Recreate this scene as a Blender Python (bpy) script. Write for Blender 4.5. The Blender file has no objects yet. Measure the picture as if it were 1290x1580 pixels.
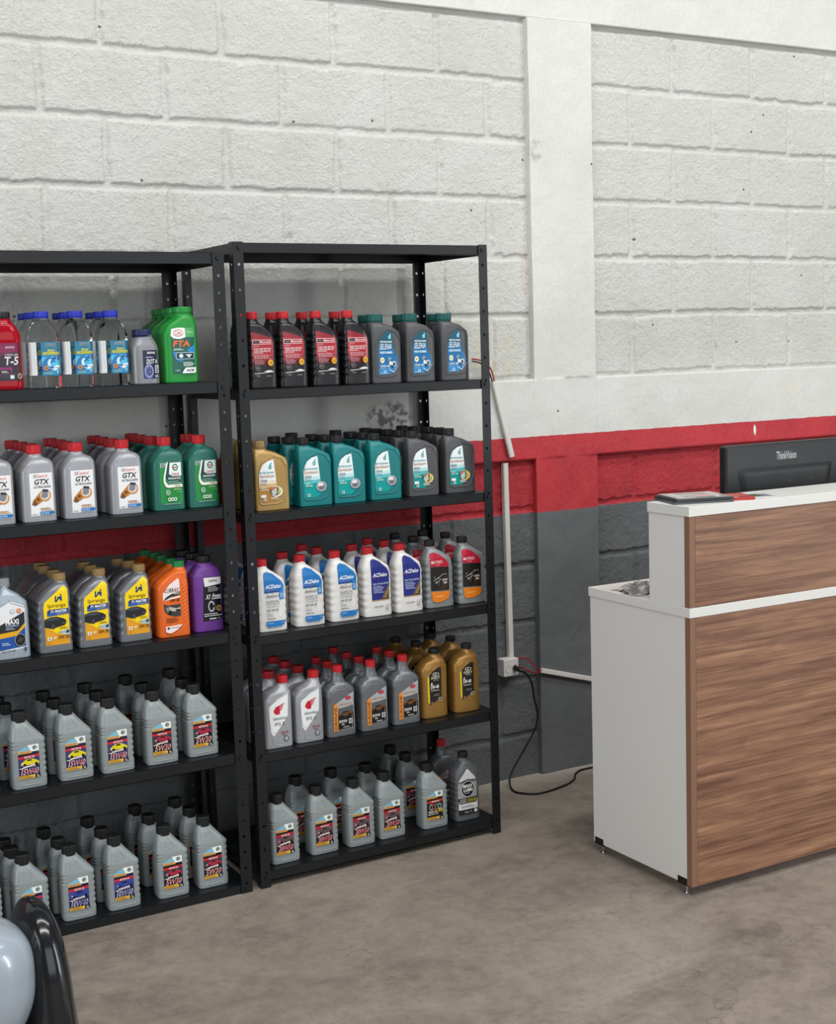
import bpy, bmesh, math, random
import numpy as np
from mathutils import Vector, Matrix
random.seed(7); RNG = np.random.default_rng(11)
SC = bpy.context.scene; COL = SC.collection
PI = math.pi

# ------------------------------------------------------------------ materials
def lin(h):
    h = h.lstrip('#'); o = []
    for i in (0, 2, 4):
        c = int(h[i:i+2], 16) / 255
        o.append(c/12.92 if c <= .04045 else ((c+.055)/1.055)**2.4)
    return (*o, 1)
_M = {}
def mat(name, col, rough=.5, metal=0., spec=.5, trans=0., ior=1.45, coat=0.):
    if name in _M: return _M[name]
    m = bpy.data.materials.new(name); m.use_nodes = True
    b = m.node_tree.nodes['Principled BSDF']
    b.inputs['Base Color'].default_value = lin(col) if isinstance(col, str) else col
    b.inputs['Roughness'].default_value = rough; b.inputs['Metallic'].default_value = metal
    b.inputs['Specular IOR Level'].default_value = spec
    b.inputs['Transmission Weight'].default_value = trans; b.inputs['IOR'].default_value = ior
    b.inputs['Coat Weight'].default_value = coat
    _M[name] = m; return m
def plastic(name, col, rough=.34, metal=0., bump=.0):
    """moulded plastic with a very slight mottling"""
    if name in _M: return _M[name]
    m = mat(name, col, rough, metal); nt = m.node_tree; b = nt.nodes['Principled BSDF']
    tc = nt.nodes.new('ShaderNodeTexCoord'); n = nt.nodes.new('ShaderNodeTexNoise'); n.inputs['Scale'].default_value = 35
    nt.links.new(tc.outputs['Object'], n.inputs['Vector'])
    mr = nt.nodes.new('ShaderNodeMapRange'); mr.inputs['To Min'].default_value = rough-.06; mr.inputs['To Max'].default_value = rough+.08
    nt.links.new(n.outputs['Fac'], mr.inputs['Value']); nt.links.new(mr.outputs[0], b.inputs['Roughness'])
    return m
def lab(col):  # printed ink on glossy label film
    return mat('ink_'+col.lstrip('#'), col, .22)

def nodes(m): return m.node_tree.nodes, m.node_tree.links, m.node_tree.nodes['Principled BSDF']
def mth(N, L, op, a, b=None, c=None):
    n = N.new('ShaderNodeMath'); n.operation = op
    for i, v in enumerate((a, b, c)):
        if v is None: continue
        if isinstance(v, (int, float)): n.inputs[i].default_value = v
        else: L.new(v, n.inputs[i])
    return n.outputs[0]
def mixc(N, L, f, a, b):
    n = N.new('ShaderNodeMix'); n.data_type = 'RGBA'
    if isinstance(f, (int, float)): n.inputs[0].default_value = f
    else: L.new(f, n.inputs[0])
    for i, v in ((6, a), (7, b)):
        if isinstance(v, tuple): n.inputs[i].default_value = v
        else: L.new(v, n.inputs[i])
    return n.outputs[2]
def noise(N, L, vec, scale, detail=4, rough=.55, dist=0.):
    n = N.new('ShaderNodeTexNoise'); n.inputs['Scale'].default_value = scale; n.inputs['Detail'].default_value = detail
    n.inputs['Roughness'].default_value = rough; n.inputs['Distortion'].default_value = dist
    L.new(vec, n.inputs['Vector']); return n.outputs['Fac']
def mrange(N, L, v, a, b, c=0., d=1.):
    n = N.new('ShaderNodeMapRange'); L.new(v, n.inputs['Value'])
    for k, x in zip(('From Min', 'From Max', 'To Min', 'To Max'), (a, b, c, d)): n.inputs[k].default_value = x
    return n.outputs[0]

def wall_mat(name, rough_amp, grain):
    m = mat(name, '#dddcd6', .62); N, L, B = nodes(m)
    tc = N.new('ShaderNodeTexCoord'); P = tc.outputs['Object']
    sx = N.new('ShaderNodeSeparateXYZ'); L.new(P, sx.inputs[0]); z = sx.outputs['Z']; x = sx.outputs['X']
    nz = noise(N, L, P, 26, 3); zz = mth(N, L, 'ADD', z, mth(N, L, 'MULTIPLY', mth(N, L, 'SUBTRACT', nz, .5), .006))
    nb = noise(N, L, P, 3.2, 3); nf = noise(N, L, P, 90, 3)
    white = mixc(N, L, mrange(N, L, nb, .35, .7), lin('#dadad6'), lin('#d1d1ca'))
    # faint warm and pink roller stains low on the white paint
    st = mth(N, L, 'MULTIPLY', mrange(N, L, noise(N, L, P, 4.5, 4), .56, .72), mrange(N, L, z, 1.95, 1.5))
    white = mixc(N, L, mth(N, L, 'MULTIPLY', st, .35), white, lin('#d6d0b4'))
    red = mixc(N, L, mrange(N, L, noise(N, L, P, 6, 3), .35, .7), lin('#c22834'), lin('#b0212d'))
    gray = mixc(N, L, mrange(N, L, noise(N, L, P, 5, 4), .35, .7), lin('#676b6d'), lin('#595d60'))
    # chips and scuffs with their own place on the wall
    def spot(cx, cz, rx, rz, thr=.5, sc=38):
        dx = mth(N, L, 'DIVIDE', mth(N, L, 'SUBTRACT', x, cx), rx); dz = mth(N, L, 'DIVIDE', mth(N, L, 'SUBTRACT', z, cz), rz)
        d = mth(N, L, 'ADD', mth(N, L, 'MULTIPLY', dx, dx), mth(N, L, 'MULTIPLY', dz, dz))
        f = mth(N, L, 'SUBTRACT', 1., d)
        return mth(N, L, 'MULTIPLY', mrange(N, L, f, 0, .6), mrange(N, L, noise(N, L, P, sc, 4), thr-.05, thr+.08))
    white = mixc(N, L, mth(N, L, 'MULTIPLY', spot(1.46, 1.40, .11, .055), .8), white, lin('#3b3a38'))
    white = mixc(N, L, mth(N, L, 'MULTIPLY', spot(2.105, 2.33, .03, .05), .45), white, lin('#8d8a84'))
    white = mixc(N, L, mth(N, L, 'MULTIPLY', spot(2.06, 1.90, .02, .12), .5), white, lin('#d9a79a'))
    white = mixc(N, L, mth(N, L, 'MULTIPLY', spot(1.92, 1.60, .12, .12, .5, 12), .4), white, lin('#dccf9f'))
    red = mixc(N, L, spot(3.17, 1.255, .008, .024, .25), red, lin('#e4e2de'))
    ps = N.new('ShaderNodeCombineXYZ'); L.new(mth(N, L, 'MULTIPLY', x, 2.2), ps.inputs[0]); L.new(mth(N, L, 'MULTIPLY', z, 2.2), ps.inputs[1])
    vo = N.new('ShaderNodeTexVoronoi'); vo.voronoi_dimensions = '2D'; vo.inputs['Scale'].default_value = 1; vo.inputs['Randomness'].default_value = 1
    L.new(ps.outputs[0], vo.inputs['Vector'])
    hole = mrange(N, L, vo.outputs['Distance'], .0075, .0125, 1, 0)
    white = mixc(N, L, mth(N, L, 'MULTIPLY', hole, .85), white, lin('#2b2926'))
    c = mixc(N, L, mrange(N, L, zz, 1.289, 1.292), red, white)
    c = mixc(N, L, mrange(N, L, zz, 1.004, 1.007), gray, c)
    c = mixc(N, L, mrange(N, L, nf, .3, .75, 0., .16), c, (.25, .25, .24, 1))
    L.new(c, B.inputs['Base Color'])
    g1 = noise(N, L, P, grain, 6, .7); g2 = noise(N, L, P, grain*.3, 5, .6)
    h = mth(N, L, 'ADD', mth(N, L, 'MULTIPLY', g1, .7), mth(N, L, 'MULTIPLY', g2, .9))
    bp = N.new('ShaderNodeBump'); bp.inputs['Strength'].default_value = rough_amp; bp.inputs['Distance'].default_value = .0085
    L.new(h, bp.inputs['Height']); L.new(bp.outputs[0], B.inputs['Normal'])
    return m
WALL = wall_mat('painted_concrete_blocks', 1., 115)
TRIM = wall_mat('painted_plastered_concrete', .25, 100)

def floor_mat():
    m = mat('worn_concrete_floor', '#877d72', .5); N, L, B = nodes(m)
    tc = N.new('ShaderNodeTexCoord'); P = tc.outputs['Object']
    mp = N.new('ShaderNodeMapping'); L.new(P, mp.inputs[0]); mp.inputs['Rotation'].default_value = (0, 0, .35); mp.inputs['Scale'].default_value = (.7, 1.25, 1)
    a = noise(N, L, mp.outputs[0], 2.6, 9, .66, .8); b = noise(N, L, P, 14, 8, .7); f = noise(N, L, P, 140, 4, .7)
    c = mixc(N, L, mrange(N, L, a, .36, .66), lin('#6f665e'), lin('#948a7f'))
    c = mixc(N, L, mrange(N, L, b, .40, .70, 0, .7), c, lin('#9d9387'))
    g_ = noise(N, L, P, 38, 6, .75); c = mixc(N, L, mrange(N, L, g_, .5, .72, 0, .5), c, lin('#685f57'))
    d = noise(N, L, mp.outputs[0], 1.5, 6, .6, 1.2)
    c = mixc(N, L, mrange(N, L, d, .56, .74, 0, .6), c, lin('#544d48'))
    c = mixc(N, L, mrange(N, L, f, .52, .8, 0, .35), c, lin('#5b534c'))
    vo = N.new('ShaderNodeTexVoronoi'); vo.feature = 'DISTANCE_TO_EDGE'; vo.inputs['Scale'].default_value = 1.3
    wv = N.new('ShaderNodeVectorMath'); wv.operation = 'ADD'; L.new(P, wv.inputs[0])
    nn = N.new('ShaderNodeTexNoise'); nn.inputs['Scale'].default_value = 3; nn.inputs['Detail'].default_value = 6; L.new(P, nn.inputs['Vector']); L.new(nn.outputs['Color'], wv.inputs[1])
    L.new(wv.outputs[0], vo.inputs['Vector'])
    crack = mth(N, L, 'MULTIPLY', mrange(N, L, vo.outputs['Distance'], .002, .006, 1, 0), mrange(N, L, d, .45, .6))
    c = mixc(N, L, mth(N, L, 'MULTIPLY', crack, .5), c, lin('#4a433d'))
    sx = N.new('ShaderNodeSeparateXYZ'); L.new(P, sx.inputs[0])
    edge = mth(N, L, 'MULTIPLY', mrange(N, L, mth(N, L, 'ADD', sx.outputs['Y'], mth(N, L, 'MULTIPLY', b, .12)), -.10, .03), .75)
    c = mixc(N, L, edge, c, lin('#b5aea2'))
    L.new(c, B.inputs['Base Color'])
    L.new(mrange(N, L, a, .3, .7, .58, .36), B.inputs['Roughness'])
    bp = N.new('ShaderNodeBump'); bp.inputs['Strength'].default_value = .25; bp.inputs['Distance'].default_value = .004
    L.new(mth(N, L, 'ADD', b, f), bp.inputs['Height']); L.new(bp.outputs[0], B.inputs['Normal'])
    return m
def wood_mat():
    m = mat('walnut_laminate', '#8d6650', .42); N, L, B = nodes(m)
    tc = N.new('ShaderNodeTexCoord'); P = tc.outputs['Object']
    mp = N.new('ShaderNodeMapping'); L.new(P, mp.inputs[0]); mp.inputs['Scale'].default_value = (.75, 1, 22); mp.inputs['Rotation'].default_value = (0, .035, 0)
    a = noise(N, L, mp.outputs[0], 2.0, 9, .72, .5)
    mp2 = N.new('ShaderNodeMapping'); L.new(P, mp2.inputs[0]); mp2.inputs['Scale'].default_value = (1.6, 1, 75)
    b = noise(N, L, mp2.outputs[0], 2.2, 5, .65, .3)
    mp3 = N.new('ShaderNodeMapping'); L.new(P, mp3.inputs[0]); mp3.inputs['Scale'].default_value = (.9, 1, 6)
    e = noise(N, L, mp3.outputs[0], 2.4, 3, .5, 1.8)
    c = mixc(N, L, mrange(N, L, a, .38, .61), lin('#6b4635'), lin('#aa8062'))
    c = mixc(N, L, mrange(N, L, b, .42, .72, 0, .55), c, lin('#5a3b2e'))
    c = mixc(N, L, mrange(N, L, e, .46, .58, 0, .35), c, lin('#5e3e30'))
    L.new(c, B.inputs['Base Color'])
    bp = N.new('ShaderNodeBump'); bp.inputs['Strength'].default_value = .06; bp.inputs['Distance'].default_value = .001
    L.new(b, bp.inputs['Height']); L.new(bp.outputs[0], B.inputs['Normal'])
    return m
FLOOR = floor_mat(); WOOD = wood_mat()
STEEL = plastic('black_powder_coated_steel', '#0b0e12', .38)
BLK = plastic('black_plastic', '#121315', .4)
WHITE_LAM = plastic('white_laminate', '#d9d8d4', .33)
TRIMWOOD = plastic('brown_edge_band', '#83604c', .42)
CHROME = mat('chrome', '#b9b9b9', .25, 1.)
DUCT = plastic('white_pvc', '#d8d5d0', .4)
REDW = plastic('red_wire_pvc', '#a3161d', .4)
BLKW = plastic('black_cable_pvc', '#0d0d0e', .45)

# ------------------------------------------------------------------ mesh helpers
def link(o, parent=None):
    COL.objects.link(o)
    if parent is not None: o.parent = parent
    return o
def from_bm(name, bm, mats, parent=None, smooth=False):
    me = bpy.data.meshes.new(name); bm.normal_update(); bm.to_mesh(me); bm.free()
    for m in (mats if isinstance(mats, (list, tuple)) else [mats]): me.materials.append(m)
    if smooth: me.polygons.foreach_set('use_smooth', [True]*len(me.polygons))
    return link(bpy.data.objects.new(name, me), parent)
def box(bm, x0, x1, y0, y1, z0, z1, bev=0., seg=2):
    r = bmesh.ops.create_cube(bm, size=1)
    for v in r['verts']: v.co = Vector(((x0+x1)/2+v.co.x*(x1-x0), (y0+y1)/2+v.co.y*(y1-y0), (z0+z1)/2+v.co.z*(z1-z0)))
    if bev:
        es = list({e for v in r['verts'] for e in v.link_edges})
        bmesh.ops.bevel(bm, geom=es, offset=bev, segments=seg, affect='EDGES', profile=.5)
    return r
def tube(bm, pts, r, seg=10, closed_caps=True):
    """round tube along a smoothed polyline; r number or list"""
    P = [Vector(p) for p in pts]; Q = []
    for i in range(len(P)-1):
        p0, p1, p2, p3 = P[max(i-1, 0)], P[i], P[i+1], P[min(i+2, len(P)-1)]
        for k in range(8):
            t = k/8
            Q.append(.5*((2*p1)+(p2-p0)*t+(2*p0-5*p1+4*p2-p3)*t*t+(3*p1-p0-3*p2+p3)*t**3))
    Q.append(P[-1]); n = len(Q); rings = []
    up = Vector((.31, .83, .46)).normalized()
    for i, q in enumerate(Q):
        d = (Q[min(i+1, n-1)]-Q[max(i-1, 0)]).normalized()
        a = d.cross(up); a = a.normalized() if a.length > 1e-4 else d.orthogonal().normalized(); b = d.cross(a)
        rr = r if isinstance(r, (int, float)) else r[0]+(r[1]-r[0])*i/(n-1)
        rings.append([bm.verts.new(q+(a*math.cos(2*PI*k/seg)+b*math.sin(2*PI*k/seg))*rr) for k in range(seg)])
    for A, B_ in zip(rings, rings[1:]):
        for k in range(seg): bm.faces.new((A[k], A[(k+1) % seg], B_[(k+1) % seg], B_[k]))
    bm.faces.new(rings[0][::-1]); bm.faces.new(rings[-1])
def lathe(bm, prof, cx=0, cy=0, seg=36, rib=0.):
    """prof [(r,z)], rib: alternating radius for knurled caps"""
    rings = []
    for r, z, *k in prof:
        amp = k[0] if k else 0
        rings.append([bm.verts.new((cx+(r-(amp*rib if j % 2 else 0))*math.cos(2*PI*j/seg), cy+(r-(amp*rib if j % 2 else 0))*math.sin(2*PI*j/seg), z)) for j in range(seg)])
    for A, B_ in zip(rings, rings[1:]):
        for j in range(seg): bm.faces.new((A[j], A[(j+1) % seg], B_[(j+1) % seg], B_[j]))
    bm.faces.new(rings[0][::-1]); bm.faces.new(rings[-1])
def empty(name, loc, label, cat, group=None, rz=0.):
    o = bpy.data.objects.new(name, None); o.empty_display_size = .05; link(o); o.location = loc; o.rotation_euler = (0, 0, rz)
    return tag(o, label, cat, group)
def tag(o, label, cat, group=None):
    o['label'] = label; o['category'] = cat
    if group: o['group'] = group
    return o
def struct(o): o['kind'] = 'structure'; return o

# ------------------------------------------------------------------ camera (matched to the photograph)
CX, CY, CZ, YAW, PIT, ROL, F = -.8991, -4.2869, 1.6257, .524, -.116, -.0306, 2155.92
cy_, sy_, cp_, sp_ = math.cos(YAW), math.sin(YAW), math.cos(PIT), math.sin(PIT)
fwd = Vector((sy_*cp_, cy_*cp_, sp_)); rt = Vector((cy_, -sy_, 0)); upv = rt.cross(fwd)
r2 = math.cos(ROL)*rt+math.sin(ROL)*upv; u2 = -math.sin(ROL)*rt+math.cos(ROL)*upv
cam = bpy.data.cameras.new('camera'); co = link(bpy.data.objects.new('camera', cam))
co.matrix_world = Matrix(((r2.x, u2.x, -fwd.x, CX), (r2.y, u2.y, -fwd.y, CY), (r2.z, u2.z, -fwd.z, CZ), (0, 0, 0, 1)))
cam.sensor_fit = 'HORIZONTAL'; cam.sensor_width = 36; cam.lens = F/1290*36; cam.clip_end = 100
SC.camera = co

# ------------------------------------------------------------------ the room shell
def vnoise(nx, nz, cell):
    """smooth random field on an nx x nz grid, feature size = cell grid steps"""
    gx, gz = int(nx/cell)+3, int(nz/cell)+3
    g = RNG.random((gz, gx))-.5
    fx = np.arange(nx)/cell; fz = np.arange(nz)/cell
    ix, iz = fx.astype(int), fz.astype(int); tx = fx-ix; tz = fz-iz
    tx = tx*tx*(3-2*tx); tz = (tz*tz*(3-2*tz))[:, None]
    a = g[iz][:, ix]*(1-tx)+g[iz][:, ix+1]*tx; b = g[iz+1][:, ix]*(1-tx)+g[iz+1][:, ix+1]*tx
    return a*(1-tz)+b*tz
def grid_mesh(name, X, Y, Z, m, smooth=True):
    nz, nx = X.shape
    co_ = np.stack([X, Y, Z], -1).reshape(-1, 3).astype(np.float32)
    i = np.arange((nz-1)*(nx-1)); r = i//(nx-1); c = i % (nx-1); a = r*nx+c
    q = np.stack([a, a+1, a+1+nx, a+nx], -1).astype(np.int32)
    me = bpy.data.meshes.new(name); me.vertices.add(len(co_)); me.vertices.foreach_set('co', co_.ravel())
    me.loops.add(q.size); me.loops.foreach_set('vertex_index', q.ravel())
    me.polygons.add(len(q)); me.polygons.foreach_set('loop_start', np.arange(0, q.size, 4, dtype=np.int32))
    me.polygons.foreach_set('use_smooth', np.full(len(q), smooth)); me.update(calc_edges=True)
    me.materials.append(m); return link(bpy.data.objects.new(name, me))
PX0, PX1 = 2.078, 2.362            # pillar
def ss(e0, e1, x): t = np.clip((x-e0)/(e1-e0), 0, 1); return t*t*(3-2*t)
def build_wall():
    st = .0042; xs = np.arange(-1.6, 4.9, st); zs = np.arange(-.01, 3.35, st); nx, nz = len(xs), len(zs)
    X, Z = np.meshgrid(xs, zs)
    n1 = vnoise(nx, nz, 6); n2 = vnoise(nx, nz, 18); n3 = vnoise(nx, nz, 60); nf = vnoise(nx, nz, 2.2)
    jx = X+n2*.005+n1*.004+n3*.006; jz = Z+n2*.005+n1*.003+n3*.006
    lines = [.163-.21, .163, .375, .594, .813, 1.02, 1.206, 1.506, 1.735, 1.946, 2.156, 2.366, 2.576, 2.790, 3.0, 3.21]
    dz = np.full(X.shape, 9.)
    course = np.zeros(X.shape, int)
    for k, l in enumerate(lines):
        dz = np.minimum(dz, np.abs(jz-l)); course += (jz > l)
    offL = np.where(course % 2 == 1, .507, .309); offR = np.where(course % 2 == 1, .293, .085)
    off = np.where(X < 2.2, offL, offR)
    pitch = np.where(X < 2.2, .401, .413)
    u = (jx-off)/pitch; dx = np.abs(u-np.round(u))*pitch
    bid = (np.floor(u)*31+course*17).astype(int)
    blockoff = (np.sin(bid*12.9898)*43758.5453 % 1)-.5
    d = np.minimum(dz-.0085, dx-.0095)
    rec = ss(-.0005, .0045, d+n1*.0035+nf*.002)
    h = -.0085*(1-rec)+rec*(blockoff*.003+n1*.0014+n2*.0016+nf*.0014)+(1-rec)*(n1*.002)
    chip = ss(.34, .44, n2)*ss(.014, .003, d)*rec; h = h-chip*.006
    Y = -h
    o = grid_mesh('wall_back', X, Y, Z, WALL); struct(o)
build_wall()
def frame(name, inside, xs, zs, y):
    """cast concrete frame (pillar and beams) proud of the blocks: front skin plus crisp returns"""
    xs = np.unique(np.round(np.concatenate(xs), 6)); zs = np.unique(np.round(np.concatenate(zs), 6))
    X, Z = np.meshgrid(xs, zs); nz, nx = X.shape
    M = inside(X, Z)
    n = vnoise(nx, nz, 7)*.0022+vnoise(nx, nz, 30)*.005+vnoise(nx, nz, 3)*.0012
    Y = np.where(M, y+n, .03)
    i = np.arange((nz-1)*(nx-1)); r = i//(nx-1); c = i % (nx-1); a = r*nx+c
    q = np.stack([a, a+1, a+1+nx, a+nx], -1).astype(np.int32)
    mm = M.ravel()[q]; keep = mm.any(1); flat_ = ~mm.all(1); q = q[keep]; flat_ = flat_[keep]
    co_ = np.stack([X, Y, Z], -1).reshape(-1, 3).astype(np.float32)
    me = bpy.data.meshes.new(name); me.vertices.add(len(co_)); me.vertices.foreach_set('co', co_.ravel())
    me.loops.add(q.size); me.loops.foreach_set('vertex_index', q.ravel())
    me.polygons.add(len(q)); me.polygons.foreach_set('loop_start', np.arange(0, q.size, 4, dtype=np.int32))
    me.polygons.foreach_set('use_smooth', ~flat_); me.update(calc_edges=True); me.materials.append(TRIM)
    b = bmesh.new(); b.from_mesh(me); bmesh.ops.delete(b, geom=[v for v in b.verts if not v.link_faces], context='VERTS'); b.to_mesh(me); b.free()
    return struct(link(bpy.data.objects.new(name, me)))
E_ = 2e-4
ZB0, ZB1, ZT = 1.206, 1.503, 2.799
frame('trim_1', lambda X, Z: ((X >= PX0-1e-6) & (X <= PX1+1e-6) & (Z <= ZT-.002)) | ((Z >= ZB0-1e-6) & (Z <= ZB1+1e-6)),
      [np.arange(-1.6, 4.9, .0085), [PX0-E_, PX0, PX1, PX1+E_]], [np.arange(-.01, ZT-.003, .0085), [ZB0-E_, ZB0, ZB1, ZB1+E_, ZT-.002, ZT-.0018]], -.0245)   # pillar and bond beam
frame('trim_2', lambda X, Z: Z >= ZT-1e-6, [np.arange(-1.6, 4.9, .0085)], [[ZT-E_, ZT], np.arange(ZT+.006, 3.36, .0085)], -.014)                              # top beam
bm = bmesh.new(); box(bm, -4.5, 6.5, -8.5, .3, -.12, 0); fl = struct(from_bm('floor', bm, FLOOR))

# ------------------------------------------------------------------ steel racks
def holed(bm, f, width, H, pitch, z0, r=.0046, s0=.5):
    """sheet strip width x H with a column of punched holes; f(s,z)->co"""
    zs = [0.]; cells = []
    z = z0
    while z+pitch < H: cells.append(z+pitch/2); z += pitch
    def V(s, z): return bm.verts.new(f(s, z))
    def quad(a, b, c, d): bm.faces.new((a, b, c, d))
    hs = .016
    prev = 0.
    for c in cells:
        a, b = c-hs/2, c+hs/2
        quad(V(0, prev), V(width, prev), V(width, a), V(0, a))
        cx = width*s0; sq = [(0, a), (cx, a), (width, a), (width, c), (width, b), (cx, b), (0, b), (0, c)]
        an = [-3*PI/4, -PI/2, -PI/4, 0, PI/4, PI/2, 3*PI/4, PI]
        o_ = [V(*p) for p in sq]; i_ = [V(cx+r*math.cos(t), c+r*math.sin(t)) for t in an]
        for k in range(8): quad(o_[k], o_[(k+1) % 8], i_[(k+1) % 8], i_[k])
        prev = b
    quad(V(0, prev), V(width, prev), V(width, H), V(0, H))
def rack(x0, x1, yf, yb, H, levels, lip, pw, pitch, z0, label):
    R = empty('steel_rack', ((x0+x1)/2, (yf+yb)/2, 0), label, 'shelving rack')
    ox, oy = R.location.x, R.location.y
    for (px, sx) in ((x0, 1), (x1, -1)):
        for (py, sy) in ((yf, 1), (yb, -1)):
            bm = bmesh.new()
            holed(bm, lambda s, z: (px-ox+sx*s, py-oy, z), pw, H, pitch, z0, s0=.52)
            holed(bm, lambda s, z: (px-ox, py-oy+sy*s, z), pw, H, pitch, z0, s0=.52)
            bmesh.ops.remove_doubles(bm, verts=bm.verts, dist=1e-5)
            bmesh.ops.recalc_face_normals(bm, faces=bm.faces)
            # bolt heads where each shelf is fixed
            for lz in levels:
                bmesh.ops.create_cone(bm, cap_ends=True, segments=10, radius1=.006, radius2=.0045, depth=.004,
                    matrix=Matrix.Translation((px-ox+sx*pw*.55, py-oy-sy*.003, lz-lip/2)) @ Matrix.Rotation(PI/2*sy, 4, 'X'))
            p = from_bm('post', bm, STEEL, R)
            md = p.modifiers.new('sheet', 'SOLIDIFY'); md.thickness = .0018; md.offset = 0
    for lz in levels:
        bm = bmesh.new(); a, b, c, d = x0+.003-ox, x1-.003-ox, yf+.003-oy, yb-.003-oy; t = .0016
        box(bm, a, b, c, d, lz-t, lz)
        for (p, q, r, s) in ((a, b, c, c+t), (a, b, d-t, d)):
            box(bm, p, q, r, s, lz-lip, lz-t*.5)
        for (p, q) in ((a, a+t), (b-t, b)): box(bm, p, q, c, d, lz-lip, lz-t*.5)
        box(bm, a, b, c, c+.012, lz-lip, lz-lip+t); box(bm, a, b, d-.012, d, lz-lip, lz-lip+t)
        # pressed slots near the lip ends
        from_bm('shelf', bm, STEEL, R)
    return R
YF, YB = -.4691, -.046
LZ = dict(L1=1.5495, L2=1.1810, L3=.8083, L4=.438, L5=.0279, R1=1.5220, R2=1.1542, R3=.7835, R4=.4201, R5=.0499)
rack(-.232, .6844, YF, YB, 1.9216, [1.9205]+[LZ[k] for k in ('L1', 'L2', 'L3', 'L4', 'L5')], .034, .036, .0493, .005,
     'black steel rack at left, with water bottles on top and grey bottles at the bottom')
rack(.7152, 1.5906, YF, YB, 1.9517, [1.949]+[LZ[k] for k in ('R1', 'R2', 'R3', 'R4', 'R5')], .030, .031, .0735, .012,
     'black steel rack beside the wall socket, holding white and bronze bottles')

# ------------------------------------------------------------------ bottles
NSEG = 44
def interp(tab, z):
    for a, b in zip(tab, tab[1:]):
        if z <= b[0]:
            t = 0 if b[0] == a[0] else (z-a[0])/(b[0]-a[0])
            t2 = t
            return [x+(y-x)*t2 for x, y in zip(a[1:], b[1:])]
    return list(tab[-1][1:])
def smooth_tab(tab, rad=.018):
    """sample a control table densely and round its corners"""
    zs = np.linspace(tab[0][0], tab[-1][0], 181)
    A = np.array([interp(tab, z) for z in zs]); k = max(1, int(rad*181))
    ker = np.ones(2*k+1)/(2*k+1)
    B_ = np.stack([np.convolve(np.pad(A[:, i], k, 'edge'), ker, 'valid') for i in range(A.shape[1])], 1)
    return zs, B_
class Shape:
    """bottle body: table rows (z, left, right, depth, exponent) as fractions of H, half width, half depth"""
    def __init__(s, H, w, d, tab, cap, ribs=(), rad=.018):
        s.H, s.w, s.d, s.cap, s.ribs = H, w, d, cap, ribs
        s.zs, s.A = smooth_tab(tab, rad)
    def at(s, zf):
        xl, xr, d, n = [float(np.interp(zf, s.zs, s.A[:, i])) for i in range(4)]
        for (z0, z1, cnt, amp, side) in s.ribs:
            if z0 < zf < z1:
                e = amp*(.5-.5*math.cos(2*PI*cnt*(zf-z0)/(z1-z0)))
                if 'l' in side: xl += e
                if 'r' in side: xr -= e
                if 'd' in side: d -= e*.6
        return xl*s.w, xr*s.w, d*s.d, n
    def front(s, x, zf):
        xl, xr, d, n = s.at(zf); m, h = (xl+xr)/2, (xr-xl)/2
        q = min(.999, abs((x-m)/h)); return -d*(1-q**n)**(1/n)
    def body(s, name, m, parent):
        bm = bmesh.new(); rings = []
        top = s.zs[-1]; N = 84
        lv = [(0., .90), (.0, .94)]+[(.004, .975), (.010, .995)]+[(.016+(top-.016)*i/N, 1.) for i in range(N+1)]
        for i, (zf, k) in enumerate(lv):
            xl, xr, d, n = s.at(max(zf, .016)); mx, h = (xl+xr)/2, (xr-xl)/2
            z = zf*s.H+(.003 if i == 0 else 0)
            ring = []
            for j in range(NSEG):
                t = 2*PI*(j+.5)/NSEG; c, sn = math.cos(t), math.sin(t)
                ring.append(bm.verts.new((mx+k*h*math.copysign(abs(c)**(2/n), c), k*d*math.copysign(abs(sn)**(2/n), sn), z)))
            rings.append(ring)
        for A, B_ in zip(rings, rings[1:]):
            for j in range(NSEG): bm.faces.new((A[j], A[(j+1) % NSEG], B_[(j+1) % NSEG], B_[j]))
        bm.faces.new(rings[0][::-1]); bm.faces.new(rings[-1])
        for f in s.deco: f(s, bm)
        return from_bm(name, bm, m, parent, True)
    deco = ()
    def capmesh(s, m, parent):
        xc, r, hc, rib = s.cap
        bm = bmesh.new(); z1 = s.H; z0 = s.H-hc
        lathe(bm, [(r*.97, z0-.0035), (r*.99, z0-.001), (r*.93, z0), (r, z0+.001, 1), (r, z1-.003, 1), (r*.96, z1-.0008, .4), (r*.90, z1), (r*.5, z1)], xc*s.w, 0, 40, rib)
        o = from_bm('cap', bm, m, parent)
        return o
def ridge(pts, wd=.0016, ht=.0014):
    """raised moulded line along a polyline (x fraction, z fraction) on the front face"""
    def f(s, bm):
        P = []
        for (a, b), (c, d) in zip(pts, pts[1:]):
            for k in range(6): P.append((a+(c-a)*k/6, b+(d-b)*k/6))
        P.append(pts[-1]); prev = None
        for i, (x, z) in enumerate(P):
            x2, z2 = P[min(i+1, len(P)-1)]; x1, z1 = P[max(i-1, 0)]
            tx, tz = (x2-x1)*s.w, (z2-z1)*s.H; l = math.hypot(tx, tz) or 1; nx, nz = -tz/l*wd, tx/l*wd
            X, Z = x*s.w, z*s.H; y = s.front(X, z)
            row = [bm.verts.new((X-nx, y+.0004, Z-nz)), bm.verts.new((X-nx*.4, y-ht, Z-nz*.4)), bm.verts.new((X+nx*.4, y-ht, Z+nz*.4)), bm.verts.new((X+nx, y+.0004, Z+nz))]
            if prev:
                for k in range(3): bm.faces.new((prev[k], prev[k+1], row[k+1], row[k]))
            prev = row
    return f

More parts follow.
